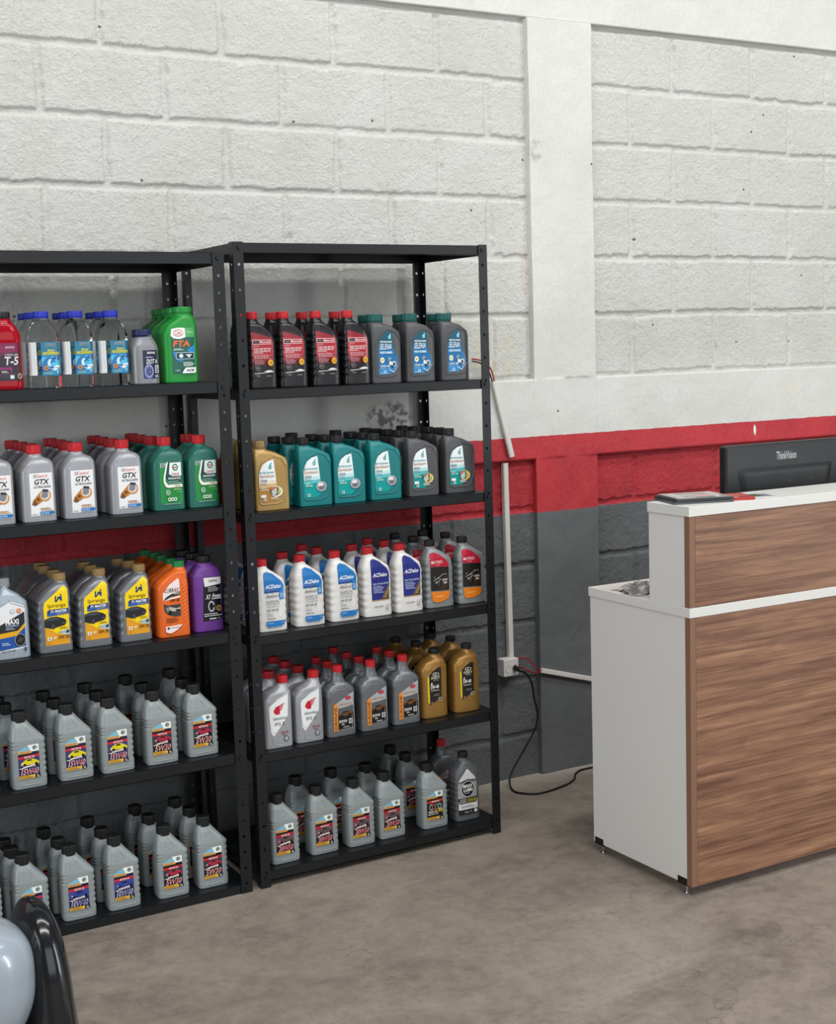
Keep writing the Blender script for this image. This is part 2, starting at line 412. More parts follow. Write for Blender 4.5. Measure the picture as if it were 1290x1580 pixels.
# ---- printed labels: layered fills and lettering that follow the bottle's front
_TXT = {}
def text2d(s, bold, res=2):
    k = (s, bold)
    if k not in _TXT:
        cu = bpy.data.curves.new('t', 'FONT'); cu.body = s; cu.resolution_u = res; cu.offset = bold*.45
        o = bpy.data.objects.new('t', cu); COL.objects.link(o); bpy.context.view_layer.update()
        me = o.evaluated_get(bpy.context.evaluated_depsgraph_get()).to_mesh()
        v = [(p.co.x, p.co.y) for p in me.vertices]; f = [tuple(p.vertices) for p in me.polygons]
        o.to_mesh_clear(); bpy.data.objects.remove(o); bpy.data.curves.remove(cu)
        x0 = min(p[0] for p in v); x1 = max(p[0] for p in v); y0 = min(p[1] for p in v); y1 = max(p[1] for p in v)
        _TXT[k] = ([((x-x0)/(x1-x0), (y-y0)/(y1-y0)) for x, y in v], f)
    return _TXT[k]
def clip(poly, ax, v, keep_less):
    out = []
    for p, q in zip(poly, poly[1:]+poly[:1]):
        a = (p[ax] <= v) if keep_less else (p[ax] >= v); b = (q[ax] <= v) if keep_less else (q[ax] >= v)
        if a: out.append(p)
        if a != b:
            t = (v-p[ax])/(q[ax]-p[ax]); out.append(tuple(p[i]+(q[i]-p[i])*t for i in range(2)))
    return out
def r_(x0, x1, z0, z1, c): return ('p', [(x0, z0), (x1, z0), (x1, z1), (x0, z1)], c)
def p_(pts, c): return ('p', pts, c)
def e_(cx, cz, rx, rz, c, n=20): return ('p', [(cx+rx*math.cos(2*PI*i/n), cz+rz*math.sin(2*PI*i/n)) for i in range(n)], c)
def t_(s, x0, x1, z0, z1, c, bold=.0, sh=0., rot=0): return ('t', s, x0, x1, z0, z1, c, bold, sh, rot)
def l_(x0, x1, z0, z1, n, c):  # lines of fine print
    out = []
    for i in range(n):
        zc = z1-(z1-z0)*(i+.5)/n; h = (z1-z0)/n*.26; xe = x0+(x1-x0)*(.72+.28*((i*37 % 10)/10)); x = x0; k = 0
        while x < xe-1e-6:
            wd = (x1-x0)*(.10+.07*((i*3+k*5) % 4)/3); out.append(r_(x, min(xe, x+wd), zc-h, zc+h, c)); x += wd+(x1-x0)*.025; k += 1
    return out
def ring_(cx, cz, rx, rz, c1, c2, k=.8): return [e_(cx, cz, rx, rz, c1), e_(cx, cz, rx*k, rz*k, c2)]
def flat(L):
    o = []
    for e in L:
        if isinstance(e, list): o += flat(e)
        else: o.append(e)
    return o
ZCUT = [.03*i for i in range(2, 19)]+[.56+.02*i for i in range(16)]
def label_mesh(name, els, fmap, sx, sz, parent, eps0=.00035, deps=.00011, strips=12):
    """fmap(x,z)->y of the carrying surface; sx,sz scale fractions to metres"""
    cols = []; bm = bmesh.new(); k = 0
    for e in flat(els):
        c = e[2] if e[0] == 'p' else e[6]
        if c not in cols: cols.append(c)
        ci = cols.index(c); ep = eps0+deps*k; k += 1
        def V(x, z): return bm.verts.new((x*sx, fmap(x, z)-ep, z*sz))
        if e[0] == 'p':
            poly = list(e[1]); a = min(p[0] for p in poly); b = max(p[0] for p in poly)
            n = max(1, math.ceil((b-a)/(2/strips)))
            for i in range(n):
                q0 = clip(clip(poly, 0, a+(b-a)*i/n, False), 0, a+(b-a)*(i+1)/n, True)
                if len(q0) < 3: continue
                za = min(p[1] for p in q0); zb_ = max(p[1] for p in q0); zc = [za]+[z for z in ZCUT if za < z < zb_]+[zb_]
                for z0_, z1_ in zip(zc, zc[1:]):
                    q = clip(clip(q0, 1, z0_, False), 1, z1_, True) if len(zc) > 2 else q0
                    if len(q) < 3: continue
                    area = sum(p[0]*r[1]-r[0]*p[1] for p, r in zip(q, q[1:]+q[:1]))
                    if abs(area) < 1e-9: continue
                    if area < 0: q = q[::-1]
                    f = bm.faces.new([V(*p) for p in q]); f.material_index = ci
        else:
            _, s, x0, x1, z0, z1, c, bold, sh, rot = e
            v, fs = text2d(s, bold); vs = []; k_ = min(.4, 1.25*sh*(z1-z0)*sz/((x1-x0)*sx))
            for a, b in v:
                if rot: vs.append(V(x1-(x1-x0)*b, z0+(z1-z0)*a))
                else: vs.append(V(x0+(x1-x0)*(a*(1-k_)+k_*b), z0+(z1-z0)*b))
            big = (x1-x0)*sx > .02 and (z1-z0)*sz > .012
            for f in fs:
                fx = [vs[i].co.x for i in f]
                if big and max(fx)-min(fx) > .003:     # let large lettering bend with the bottle
                    pl = [(vs[i].co.x/sx, vs[i].co.z/sz) for i in f]; a = min(fx)/sx; b = max(fx)/sx; n = math.ceil((b-a)*sx/.003)
                    for i in range(n):
                        q = clip(clip(pl, 0, a+(b-a)*i/n, False), 0, a+(b-a)*(i+1)/n, True)
                        if len(q) > 2:
                            g = bm.faces.new([V(*p) for p in q]); g.material_index = ci
                    continue
                try: g = bm.faces.new([vs[i] for i in f]); g.material_index = ci
                except ValueError: pass
            lone = [v for v in vs if not v.link_faces]
            for v in lone: bm.verts.remove(v)
    return from_bm(name, bm, [lab(c) for c in cols], parent)

# ---- shapes seen on the shelves
def S(*a, deco=(), **k):
    s = Shape(*a, **k); s.deco = deco; return s
H0 = .2215
frameP0 = [(-.72, .12), (-.72, .53), (-.50, .70), (.10, .775), (.55, .74), (.84, .62), (.86, .30), (.60, .13), (.25, .095), (-.62, .095), (-.72, .12)]
frameP = [(x*1.06-.04, z) for x, z in frameP0]
SH = {
 'castrol': S(.2125, .0475, .0385, [(0, -1, 1, 1, 6), (.58, -1, 1, 1, 6), (.66, -.97, 1, 1, 6), (.76, -.72, .97, .98, 5), (.815, -.52, .80, .85, 3.4), (.845, -.40, .44, .5, 2.2), (.90, -.385, .385, .48, 2)], (0, .0202, .021, .0012), rad=.012,
      deco=[ridge([(-.80, .66), (-.45, .76), (.05, .835), (.52, .80), (.72, .76)], .0012, .001), ridge([(-.74, .655), (.74, .655)], .0012, .001)]),
 'ipi': S(.2205, .0485, .033, [(0, -1, 1, 1, 6), (.58, -1, 1, 1, 6), (.66, -.95, 1, 1, 6), (.80, -.40, .98, .97, 4.5), (.86, -.05, .93, .8, 3), (.895, .16, .90, .5, 2.2), (.94, .18, .88, .5, 2)], (.53, .0182, .0175, .0008), ribs=[(.10, .66, 5, .045, 'lr')], rad=.012),
 'lub': S(.2195, .0485, .033, [(0, -1, 1, 1, 6), (.66, -1, 1, 1, 6), (.74, -.85, 1, .98, 5), (.86, -.10, .99, .9, 3.6), (.895, .22, .97, .6, 2.4), (.93, .24, .95, .52, 2)], (.60, .0182, .0185, .0), rad=.012,
      deco=[ridge([(.56, .20+.05*i), (.80, .245+.05*i)], .0022, .0016) for i in range(11)]+[ridge([(-.86, .10), (-.86, .66), (.0, .84), (.5, .84), (.86, .76)], .0012, .001), ridge([(-.6, .055), (-.2, .035), (.3, .06), (.66, .13), (.86, .2)], .0014, .001)]),
 'pur': S(.2255, .0475, .034, [(0, -1, 1, 1, 5), (.62, -1, 1, 1, 5), (.74, -.98, 1, .97, 4), (.83, -.72, .86, .85, 3), (.885, -.52, .52, .55, 2.2), (.92, -.46, .46, .55, 2)], (0, .0225, .016, .001), rad=.014),
 'grey': S(.2175, .0485, .032, [(0, -.98, .98, .98, 6), (.085, -1, 1, 1, 6), (.10, -.985, .985, .985, 6), (.115, -1, 1, 1, 6), (.60, -1, 1, 1, 6), (.635, -1, .99, .99, 5.5), (.80, -.90, .33, .80, 3), (.865, -.80, .10, .58, 2.2), (.90, -.74, .06, .56, 2)], (-.34, .0208, .0265, .0007),
      ribs=[(.14, .61, 6, .055, 'r'), (.50, .63, 3, .06, 'l')], rad=.01,
      deco=[ridge([(-.40, .84), (-.52, .685)], .0012, .0008), ridge([(-.28, .84), (.10, .71)], .0012, .0008), ridge([(-.52, .685), (.10, .71)], .0012, .0008), ridge([(-.55, .05), (.62, .05)], .0018, .001)]),
 'motor': S(.2285, .0470, .032, [(0, -1, 1, 1, 5), (.50, -1, 1, 1, 5), (.62, -1, 1, 1, 5), (.72, -.98, .80, .98, 4.5), (.82, -.92, .22, .85, 3.4), (.865, -.86, -.04, .6, 2.4), (.91, -.80, -.10, .52, 2)], (-.45, .0182, .0175, .0006), ribs=[(.08, .70, 7, .05, 'l')], rad=.012),
 'petro': S(.2115, .0555, .0280, [(0, -1, 1, 1, 9), (.66, -1, 1, 1, 9), (.74, -1, .93, .97, 7), (.83, -.98, .35, .80, 3.4), (.875, -.96, -.16, .58, 2.3), (.91, -.94, -.22, .55, 2)], (-.56, .0205, .0185, .0010), rad=.012,
      deco=[ridge(frameP, .0022, .0022)]),
 'selen': S(.2155, .0520, .034, [(0, -1, 1, 1, 6), (.66, -1, 1, 1, 6), (.74, -1, .95, .97, 5), (.83, -.98, .50, .84, 3.4), (.865, -.98, .02, .66, 2.3), (.905, -.98, -.04, .64, 2)], (-.50, .0265, .0205, .0009), rad=.012,
      deco=[ridge(frameP, .0022, .0022)]),
 'acd': S(.2215, .0500, .033, [(0, -1, 1, 1, 5), (.62, -1, 1, 1, 5), (.72, -.97, .86, .97, 4.5), (.83, -.80, .20, .78, 3), (.87, -.74, -.04, .55, 2.2), (.91, -.72, -.08, .53, 2)], (-.40, .0178, .019, .0007), ribs=[(.08, .68, 6, .04, 'lr')], rad=.014),
 'motrio': S(.2225, .0525, .029, [(0, -1, 1, 1, 5), (.62, -1, 1, 1, 5), (.73, -.98, .86, .97, 4.5), (.83, -.84, .22, .78, 3), (.87, -.76, -.06, .55, 2.2), (.915, -.74, -.12, .50, 2)], (-.44, .0175, .0165, .0007), ribs=[(.08, .66, 6, .05, 'lr')], rad=.014),
 'idem': S(.2195, .0475, .032, [(0, -1, 1, 1, 6), (.60, -1, 1, 1, 6), (.68, -.95, 1, 1, 5.5), (.775, -.62, 1, .97, 4.5), (.80, -.36, .97, .88, 3.2), (.87, .16, .96, .54, 2.2), (.905, .24, .96, .5, 2)], (.60, .0182, .0185, .0007), rad=.01,
      deco=[ridge([(-.82, .12), (-.82, .60), (-.66, .655), (.86, .775)], .0014, .0012), ridge([(-.80, .60), (-.45, .06), (.4, .03)], .0012, .0009)]),
 'euro': S(.2235, .0500, .032, [(0, -1, 1, 1, 5), (.50, -.97, .97, 1, 5), (.58, -1, 1, 1, 5), (.66, -.98, .98, .98, 4.5), (.73, -.72, .74, .85, 3.6), (.765, -.46, .46, .66, 2.6), (.84, -.37, .37, .52, 2), (.915, -.32, .32, .48, 2)], (.02, .0166, .0185, .0007), ribs=[(.16, .56, 16, .03, 'l')], rad=.01,
      deco=[ridge([(-.86, .56), (-.74, .645), (-.35, .705), (.2, .70), (.7, .62)], .0014, .0012), ridge([(-.86, .52), (-.72, .615), (-.35, .67), (.2, .665)], .0010, .0008)]),
 'speed': S(.2255, .0500, .034, [(0, -1, 1, 1, 4), (.60, -1, 1, 1, 4), (.72, -.97, 1, .98, 3.6), (.82, -.66, .93, .88, 3), (.88, -.16, .76, .55, 2.2), (.925, -.06, .68, .46, 2)], (.31, .0172, .0155, .0007), ribs=[(.16, .60, 12, .015, 'lr')], rad=.02,
      deco=[ridge([(-.25, .70), (.1, .76), (.45, .75), (.72, .68), (.74, .30)], .0012, .001)]+[ridge([(.62, .28+.026*i), (.88, .30+.026*i)], .0012, .001) for i in range(14)]),
 'maxx': S(.2305, .0470, .032, [(0, -1, 1, 1, 5), (.62, -1, 1, 1, 5), (.72, -.92, .92, .97, 4.5), (.84, -.52, .55, .78, 3), (.875, -.40, .40, .55, 2.2), (.92, -.38, .38, .5, 2)], (0, .0172, .017, .0007), ribs=[(.10, .66, 7, .03, 'l')], rad=.012,
      deco=[ridge([(-.86, .12), (-.86, .66), (-.46, .83), (.46, .83), (.86, .66)], .0014, .0012)]),
 'shell': S(.2240, .0500, .033, [(0, -1, 1, 1, 5), (.60, -.98, 1, 1, 5), (.70, -.94, .96, .98, 4.5), (.80, -.62, .52, .85, 3.2), (.865, -.46, .06, .58, 2.2), (.91, -.42, .02, .54, 2)], (-.20, .0180, .0215, .0006), rad=.014,
      deco=[ridge([(-.1, .74), (.78, .66)], .0016, .0012), ridge([(-.05, .71), (.78, .63)], .0016, .0012)]),
 'water': S(.2105, .0445, .034, [(0, -.94, .94, .94, 4), (.03, -1, 1, 1, 4), (.16, -1, 1, 1, 4), (.19, -.95, .95, .96, 4), (.60, -.95, .95, .96, 4), (.64, -1, 1, 1, 3.6), (.74, -.95, .95, .96, 3), (.83, -.72, .72, .82, 2.4), (.875, -.52, .52, .66, 2), (.93, -.46, .46, .58, 2)], (0, .0215, .0155, .0008), rad=.014),
 'dot': S(.1560, .0410, .032, [(0, -1, 1, 1, 3), (.60, -1, 1, 1, 3), (.70, -.97, .97, .97, 2.6), (.80, -.80, .80, .85, 2.2), (.855, -.66, .66, .8, 2), (.90, -.62, .62, .78, 2)], (-.05, .0275, .0175, .0009), rad=.02),
 'fta': S(.2185, .0520, .034, [(0, -1, 1, 1, 5), (.66, -1, 1, 1, 5), (.76, -.78, 1, .98, 4.5), (.855, -.24, .94, .92, 3), (.885, -.20, .86, .78, 2.2), (.93, -.20, .84, .78, 2)], (.32, .0285, .0165, .0006), rad=.012),
}
W_, K_ = '#e9e9e6', '#17181b'
# ---- what is printed on them
def grey_label(bg, strip, mid, grade, gcol, gsh, goff='#f2e9e4', mode='car'):
    x0, x1 = -.78, .56
    L = [p_([(x0, .14), (x1, .14), (x1, .565), (.05, .565), (-.35, .545), (x0, .50)], bg),
         p_([(x0, .495), (x0, .505), (-.35, .552), (.05, .572), (.02, .495)], '#79b4cc'),
         p_([(-.15, .572), (x1, .572), (x1, .482), (.06, .482)], W_), e_(.30, .53, .15, .028, '#3f7f86'), p_([(.27, .515), (.42, .552), (.36, .50)], '#c9a25a'),
         p_([(x0, .465), (.10, .465), (.02, .50), (x0, .50)], '#d6a05c'), t_('LUBRIFICANTE', x0+.05, -.05, .472, .488, '#8a5a22', .02),
         r_(x0, x1, .43, .458, K_), p_([(x0, .395), (x1, .41), (x1, .445), (x0, .43)], strip), t_('MOTOR OIL', -.40, .28, .405, .43, W_, .03, .2)]
    if mode == 'car':
        L += [p_([(x0, .30), (x1, .30), (x1, .405), (x0, .39)], mid[1]),
              p_([(-.60, .315), (.52, .315), (.54, .345), (.40, .365), (.12, .392), (-.28, .392), (-.52, .36), (-.64, .338)], mid[0]),
              p_([(-.26, .366), (.10, .366), (.04, .386), (-.20, .386)], K_), e_(-.40, .316, .10, .022, '#101114'), e_(.34, .316, .10, .022, '#101114'),
              r_(-.62, -.50, .335, .343, W_)]
    else:
        L += [p_([(x0, .28), (x1, .28), (x1, .405), (x0, .39)], K_)]+[ring_(-.45+.24*i, .335, .16, .05, ('#8d9a9c', '#b0452f', '#54787c', '#8d9a9c')[i], '#1b1c1e', .55) for i in range(4)]
    if mode == 'car':
        L += [p_([(x0, .285), (x0+.12, .27), (.25, .305), (.25, .318), (-.2, .30), (x0+.1, .28)], '#f0e3d6'), t_('SUPER MOTOR', -.52, .30, .284, .306, '#f1e6df', .03, .2),
              t_(grade, -.66, .50, .190, .268, goff, .05, .18), t_(grade, -.62, .47, .198, .262, gcol, .01, .18)]
    else:
        L += [t_('GEAR OIL', -.70, .10, .245, .28, '#efd9b4', .04), t_('90', .14, .52, .24, .30, '#f0c21d', .04), t_('MULTI EP GL-4', -.70, .12, .215, .238, W_, .02)]
    L += [p_([(x0, .14), (.18, .14), (.24, .155), (.24, .182), (x0, .182)], '#e2a83c'), l_(x0+.06, .14, .146, .176, 2, '#7a5416'), r_(.27, x1, .14, .185, K_), t_('1L', .34, .50, .145, .178, W_, .03)]
    return L
LB = {}
LB['gtx'] = [r_(-.68, .78, .085, .645, '#e6e7e8'), r_(-.36, .52, .575, .63, '#efe3e5'), t_('Castrol', -.26, .48, .583, .622, '#b52a3e', .02, .1), ring_(-.33, .602, .09, .022, '#5d6a66', '#dfe3e2', .6),
    t_('GTX', -.42, .58, .492, .562, '#15161a', .05, .18), t_('ULTRACLEAN', -.44, .64, .446, .476, '#2b2d33', .03, .15),
    p_([(-.60, .235), (-.38, .215), (.30, .30), (.26, .40), (-.02, .40), (-.52, .29)], '#b9772f'), p_([(-.60, .235), (-.38, .215), (-.22, .24), (-.42, .30)], '#6b5038'), e_(.26, .345, .36, .075, '#c98a45'), e_(.24, .35, .29, .06, '#ded7cf'),
    p_([(.0, .33), (.10, .43), (.46, .42), (.42, .33), (.22, .305)], '#7d828c'), p_([(.10, .40), (.10, .43), (.46, .42), (.45, .39)], '#2e3138'), e_(-.2, .30, .10, .02, '#6a451d'),
    l_(-.08, .74, .19, .165, 1, '#6b6b6b'), l_(-.08, .74, .145, .185, 2, '#c08a4a'), r_(-.12, .76, .098, .138, '#2272b4'), t_('SAE 15W-40', -.06, .42, .105, .130, '#cfe3f3', .02), l_(-.62, -.2, .098, .115, 1, '#55585c')]
LB['mag'] = [r_(-.72, .80, .10, .665, '#2b8a45'), p_([(-.10, .665), (.80, .665), (.80, .38), (-.10, .38), (-.34, .46)], '#1d4d4c'), r_(-.66, -.26, .595, .655, '#a9bfb9'), l_(-.62, -.30, .60, .645, 2, '#37524e'),
    p_([(-.02, .655), (.76, .655), (.76, .47), (.10, .47), (-.10, .50)], '#e3ece9'), ring_(.34, .588, .20, .048, '#1c6b4a', '#e3ece9', .62), r_(.18, .44, .578, .594, '#b3263a'), t_('Castrol', .02, .60, .482, .522, '#b3263a', .02, .15),
    p_([(-.24, .665), (-.14, .665), (-.36, .46), (-.50, .44), (-.42, .52)], W_), p_([(-.50, .44), (-.36, .46), (-.36, .40), (-.20, .355), (-.16, .31), (-.36, .33), (-.48, .38)], W_), p_([(-.20, .355), (.78, .355), (.80, .315), (-.16, .315)], '#e9eddd'),
    t_('MAGNATEC', -.16, .70, .425, .455, W_, .04), l_(-.16, .76, .365, .41, 2, '#8db3ae'), t_('5W-30', .28, .62, .322, .348, '#b0732a', .03), l_(.18, .76, .275, .305, 2, '#9fd08a'), r_(.30, .78, .245, .255, '#49c04a'),
    ring_(-.24, .25, .15, .036, '#d7e6df', '#2b8a45', .8), t_('3x', -.32, -.16, .238, .262, W_, .03), ring_(-.17, .155, .11, .025, W_, '#2b8a45', .6), ring_(.03, .155, .11, .025, W_, '#2b8a45', .6), ring_(.23, .155, .11, .025, W_, '#2b8a45', .6), r_(-.6, .6, .092, .098, '#a9cbbb')]
LB['ipi'] = [p_([(-.62, .10), (.78, .10), (.80, .80), (.70, .835), (.52, .845), (.30, .81), (-.60, .655), (-.66, .60)], '#f0cf1c'), p_([(-.62, .10), (.78, .10), (.78, .21), (.1, .24), (-.3, .30), (-.64, .33)], '#dc9a23'), p_([(.2, .24), (.78, .21), (.78, .29), (.3, .28)], '#bcd2d4'),
    p_([(.02, .66), (.14, .675), (.20, .715), (.28, .72), (.44, .72), (.44, .665), (.36, .655), (.30, .69), (.20, .67), (.12, .652)], '#1b3f6a'), p_([(.02, .65), (.12, .65), (.12, .735), (.04, .725)], '#1b3f6a'), e_(.38, .738, .05, .013, '#1b3f6a'),
    t_('Ipiranga', -.40, .62, .570, .632, '#4a3d1c', .0), p_([(-.48, .475), (.78, .485), (.78, .56), (-.34, .56), (-.46, .54)], '#1a3a78'), p_([(-.48, .475), (.2, .48), (.1, .51), (-.47, .515)], '#2f5aa5'), t_('F1 MASTER', -.26, .70, .515, .55, '#f4f4f4', .05, .12), t_('SINTETICO', .10, .72, .487, .506, '#a9c3e6', .01),
    p_([(-.66, .34), (-.30, .315), (-.1, .32), (.50, .345), (.62, .375), (.60, .41), (.44, .435), (.06, .465), (-.30, .465), (-.64, .44)], '#25282c'), p_([(-.58, .44), (-.28, .458), (.04, .455), (.30, .425), (-.2, .415), (-.6, .425)], '#3e4650'), e_(-.16, .345, .14, .036, '#141518'), ring_(-.16, .345, .10, .026, '#565c63', '#25282c', .6), r_(.36, .56, .37, .38, '#5b636b'),
    l_(.22, .72, .30, .325, 2, '#6e5c17'), t_('DEXOS', .10, .52, .25, .268, '#2a4a52', .02), e_(.66, .262, .09, .02, '#23343f'), r_(-.54, -.30, .165, .21, '#efe6d0'), r_(-.48, -.36, .175, .20, '#98917d'), t_('SP', -.22, .0, .18, .21, W_, .03, .1), t_('5W 30', .12, .74, .175, .22, '#3b1c12', .04), l_(-.55, -.3, .115, .13, 1, '#8b5d15')]
LB['lub'] = [p_([(-.72, .60), (-.30, .71), (.30, .79), (.36, .74), (.36, .585), (-.2, .54), (-.72, .50)], '#ead9d9'), p_([(-.72, .50), (-.55, .545), (-.2, .585), (.36, .61), (.36, .565), (-.2, .545)], '#203a38'), t_('LUBRAX', -.62, .34, .605, .662, '#1e1d1c', .03, .2), t_('VALORA', -.05, .34, .575, .60, '#d7ded9', .02, .15),
    p_([(-.72, .495), (-.2, .535), (.36, .55), (.36, .53), (-.2, .515)], W_), t_('5W-30', -.28, .32, .475, .515, '#3a1710', .03), p_([(-.70, .46), (-.45, .435), (.36, .44), (.36, .28), (.0, .275), (-.45, .31), (-.66, .36)], '#3a3d40'), p_([(-.40, .42), (.10, .385), (.34, .40), (.34, .365), (.0, .345), (-.34, .36)], '#b9aea3'), p_([(-.6, .41), (-.36, .41), (-.34, .36), (-.5, .345)], '#7b8186'), e_(-.32, .335, .10, .035, '#17181a'), r_(.05, .32, .352, .372, '#1d1f21'),
    l_(-.58, .26, .20, .265, 4, '#6d3412'), p_([(-.66, .085), (-.5, .065), (-.30, .06), (.10, .10), (.40, .165), (-.66, .155)], '#efdcdc'), t_('PETROBRAS', -.34, .22, .12, .14, '#3b5d50', .02), r_(-.56, -.42, .112, .145, '#305a77')]
LB['pur'] = [p_([(-.45, .14), (.86, .15), (.86, .72), (-.30, .72), (-.36, .50)], '#191a22'), p_([(-.30, .72), (.86, .715), (.86, .625), (-.25, .60), (-.28, .66)], '#e8e6e4'), t_('RADNAQ', .0, .64, .648, .692, '#1b1b1f', .05, .25), l_(-.05, .72, .53, .60, 3, '#a9a9b2'),
    t_('X1', -.26, .10, .435, .495, W_, .05, .25), t_('Frotas', .18, .84, .445, .50, W_, .04, .25), r_(.15, .84, .43, .438, W_), ring_(.12, .335, .22, .075, '#b8bcc0', '#191a22', .68), r_(.16, .36, .32, .35, '#191a22'), e_(.42, .31, .10, .04, '#3a3d44'), ring_(.62, .305, .15, .04, '#b98a3f', '#5c431e', .6), l_(-.38, .84, .20, .25, 2, '#c4c4c8'), t_('1 L', .52, .66, .165, .185, W_, .02), r_(-.06, .40, .165, .18, '#d8d8da')]
LB['g15'] = grey_label('#2a2350', '#c02446', ('#d9c91f', '#353a6e'), '15W40', '#b3213c', .1)
LB['g5'] = grey_label('#17171b', '#b8232c', ('#a12640', '#2b3b43'), '5W30', '#b5222c', .1)
LB['g10'] = grey_label('#1d2050', '#c2283c', ('#2f3f8c', '#3f478f'), '10W40', '#2d3f96', .1)
LB['gp'] = grey_label('#1d1417', '#b5202e', ('#5a4a4c', '#7c4a5a'), '20W50', '#c4485a', .1, '#e8b3ae')
LB['g90'] = grey_label('#141416', '#bf3022', None, '90', '#f0c21d', .1, mode='gear')
LB['mc'] = [p_([(-.66, .14), (.74, .14), (.80, .62), (.62, .685), (.2, .76), (-.3, .83), (-.62, .83), (-.70, .78)], '#2a2327'), p_([(-.68, .36), (.78, .36), (.80, .60), (.66, .665), (-.68, .74)], '#8e2630'), p_([(-.68, .43), (.79, .43), (.80, .58), (.76, .62), (-.68, .66)], '#a92a36'), p_([(-.67, .30), (.77, .30), (.78, .36), (-.68, .36)], '#5a2228'),
    r_(-.62, .66, .575, .635, '#dcc9c9'), r_(-.59, .63, .582, .628, '#a92a36'), r_(-.56, -.20, .585, .626, '#17181a'), t_('Ford', -.50, -.26, .594, .618, '#9aa0a8', .01, .2), t_('Motorcraft', -.14, .60, .592, .62, '#f0e0e0', .03, .1), t_('SAE 5W-20', -.58, -.2, .548, .562, '#e3b6b6', .01), t_('ÓLEO PARA MOTOR', -.58, .62, .505, .535, '#f2dede', .03), t_('ACEITE PARA MOTOR', -.58, .56, .475, .50, '#f2dede', .02), l_(-.58, .3, .455, .472, 1, '#eac9c9'),
    l_(-.58, .70, .385, .445, 5, '#d79aa0'), l_(-.58, .2, .315, .375, 4, '#c08088'), e_(.50, .335, .19, .042, '#e2a733'), t_('100%', .38, .62, .335, .352, '#7c4f12', .03), t_('MOTOR', .37, .63, .316, .33, '#7c4f12', .03), ring_(-.40, .27, .19, .04, '#6d6467', '#2a2327', .82), l_(-.52, -.28, .255, .285, 2, '#8a8083'),
    p_([(-.64, .203), (.30, .215), (.68, .222), (.68, .212), (-.64, .192)], '#b9babd'), p_([(-.02, .218), (.30, .24), (.50, .236), (.66, .22), (.3, .212)], '#d9dadd'), t_('1 litro', -.52, -.26, .16, .178, '#b9b0b2', .01), l_(.16, .64, .155, .172, 1, '#9a9396')]
LB['sel'] = [p_([(-.62, .13), (.10, .13), (.55, .20), (.68, .30), (.62, .38), (.42, .46), (.36, .56), (.34, .74), (-.1, .74), (-.55, .63), (-.62, .58)], '#256fa6'), p_([(-.62, .56), (.36, .56), (.34, .74), (-.1, .74), (-.55, .63), (-.62, .58)], '#1f5a70'), p_([(-.62, .50), (.38, .50), (.36, .57), (-.62, .57)], '#1f6692'), p_([(-.62, .13), (.1, .13), (.6, .22), (.3, .24), (-.62, .22)], '#3b86bd'),
    e_(.14, .665, .085, .026, '#a7ecec'), p_([(.10, .67), (.20, .715), (.24, .712), (.18, .67)], '#a7ecec'), e_(.14, .663, .035, .011, '#1f5a70'), t_('PETRONAS', -.50, .30, .585, .612, '#e7f1f4', .05), t_('SELENIA', -.56, .30, .49, .572, '#e9eef1', .01, .14), r_(-.56, .32, .425, .462, '#2f86b8'), t_('PERFORMER', -.55, .31, .428, .460, '#e3eff5', .03),
    ring_(-.40, .335, .14, .042, '#e8e7c6', '#b9a752', .45), t_('15W-40', -.54, .10, .232, .268, '#e4eef3', .02), t_('API SN', -.52, -.2, .21, .224, '#bcd5e4', .0), e_(.10, .345, .14, .035, '#7f97a8'), e_(.20, .31, .13, .036, '#46627a'), e_(.38, .275, .17, .045, '#c3d0d8'), e_(.40, .275, .09, .026, '#3d5364'), e_(.14, .29, .09, .03, '#dbe5ea'), e_(.28, .24, .10, .02, '#274a66'), p_([(.0, .20), (.34, .15), (.66, .25), (.68, .265), (.34, .165), (.0, .215)], '#b7d6e8'), r_(-.34, -.16, .145, .185, '#cfe2ee'), r_(-.30, -.20, .152, .178, '#3b86bd'), l_(-.55, .0, .138, .15, 1, '#cfe2ee')]
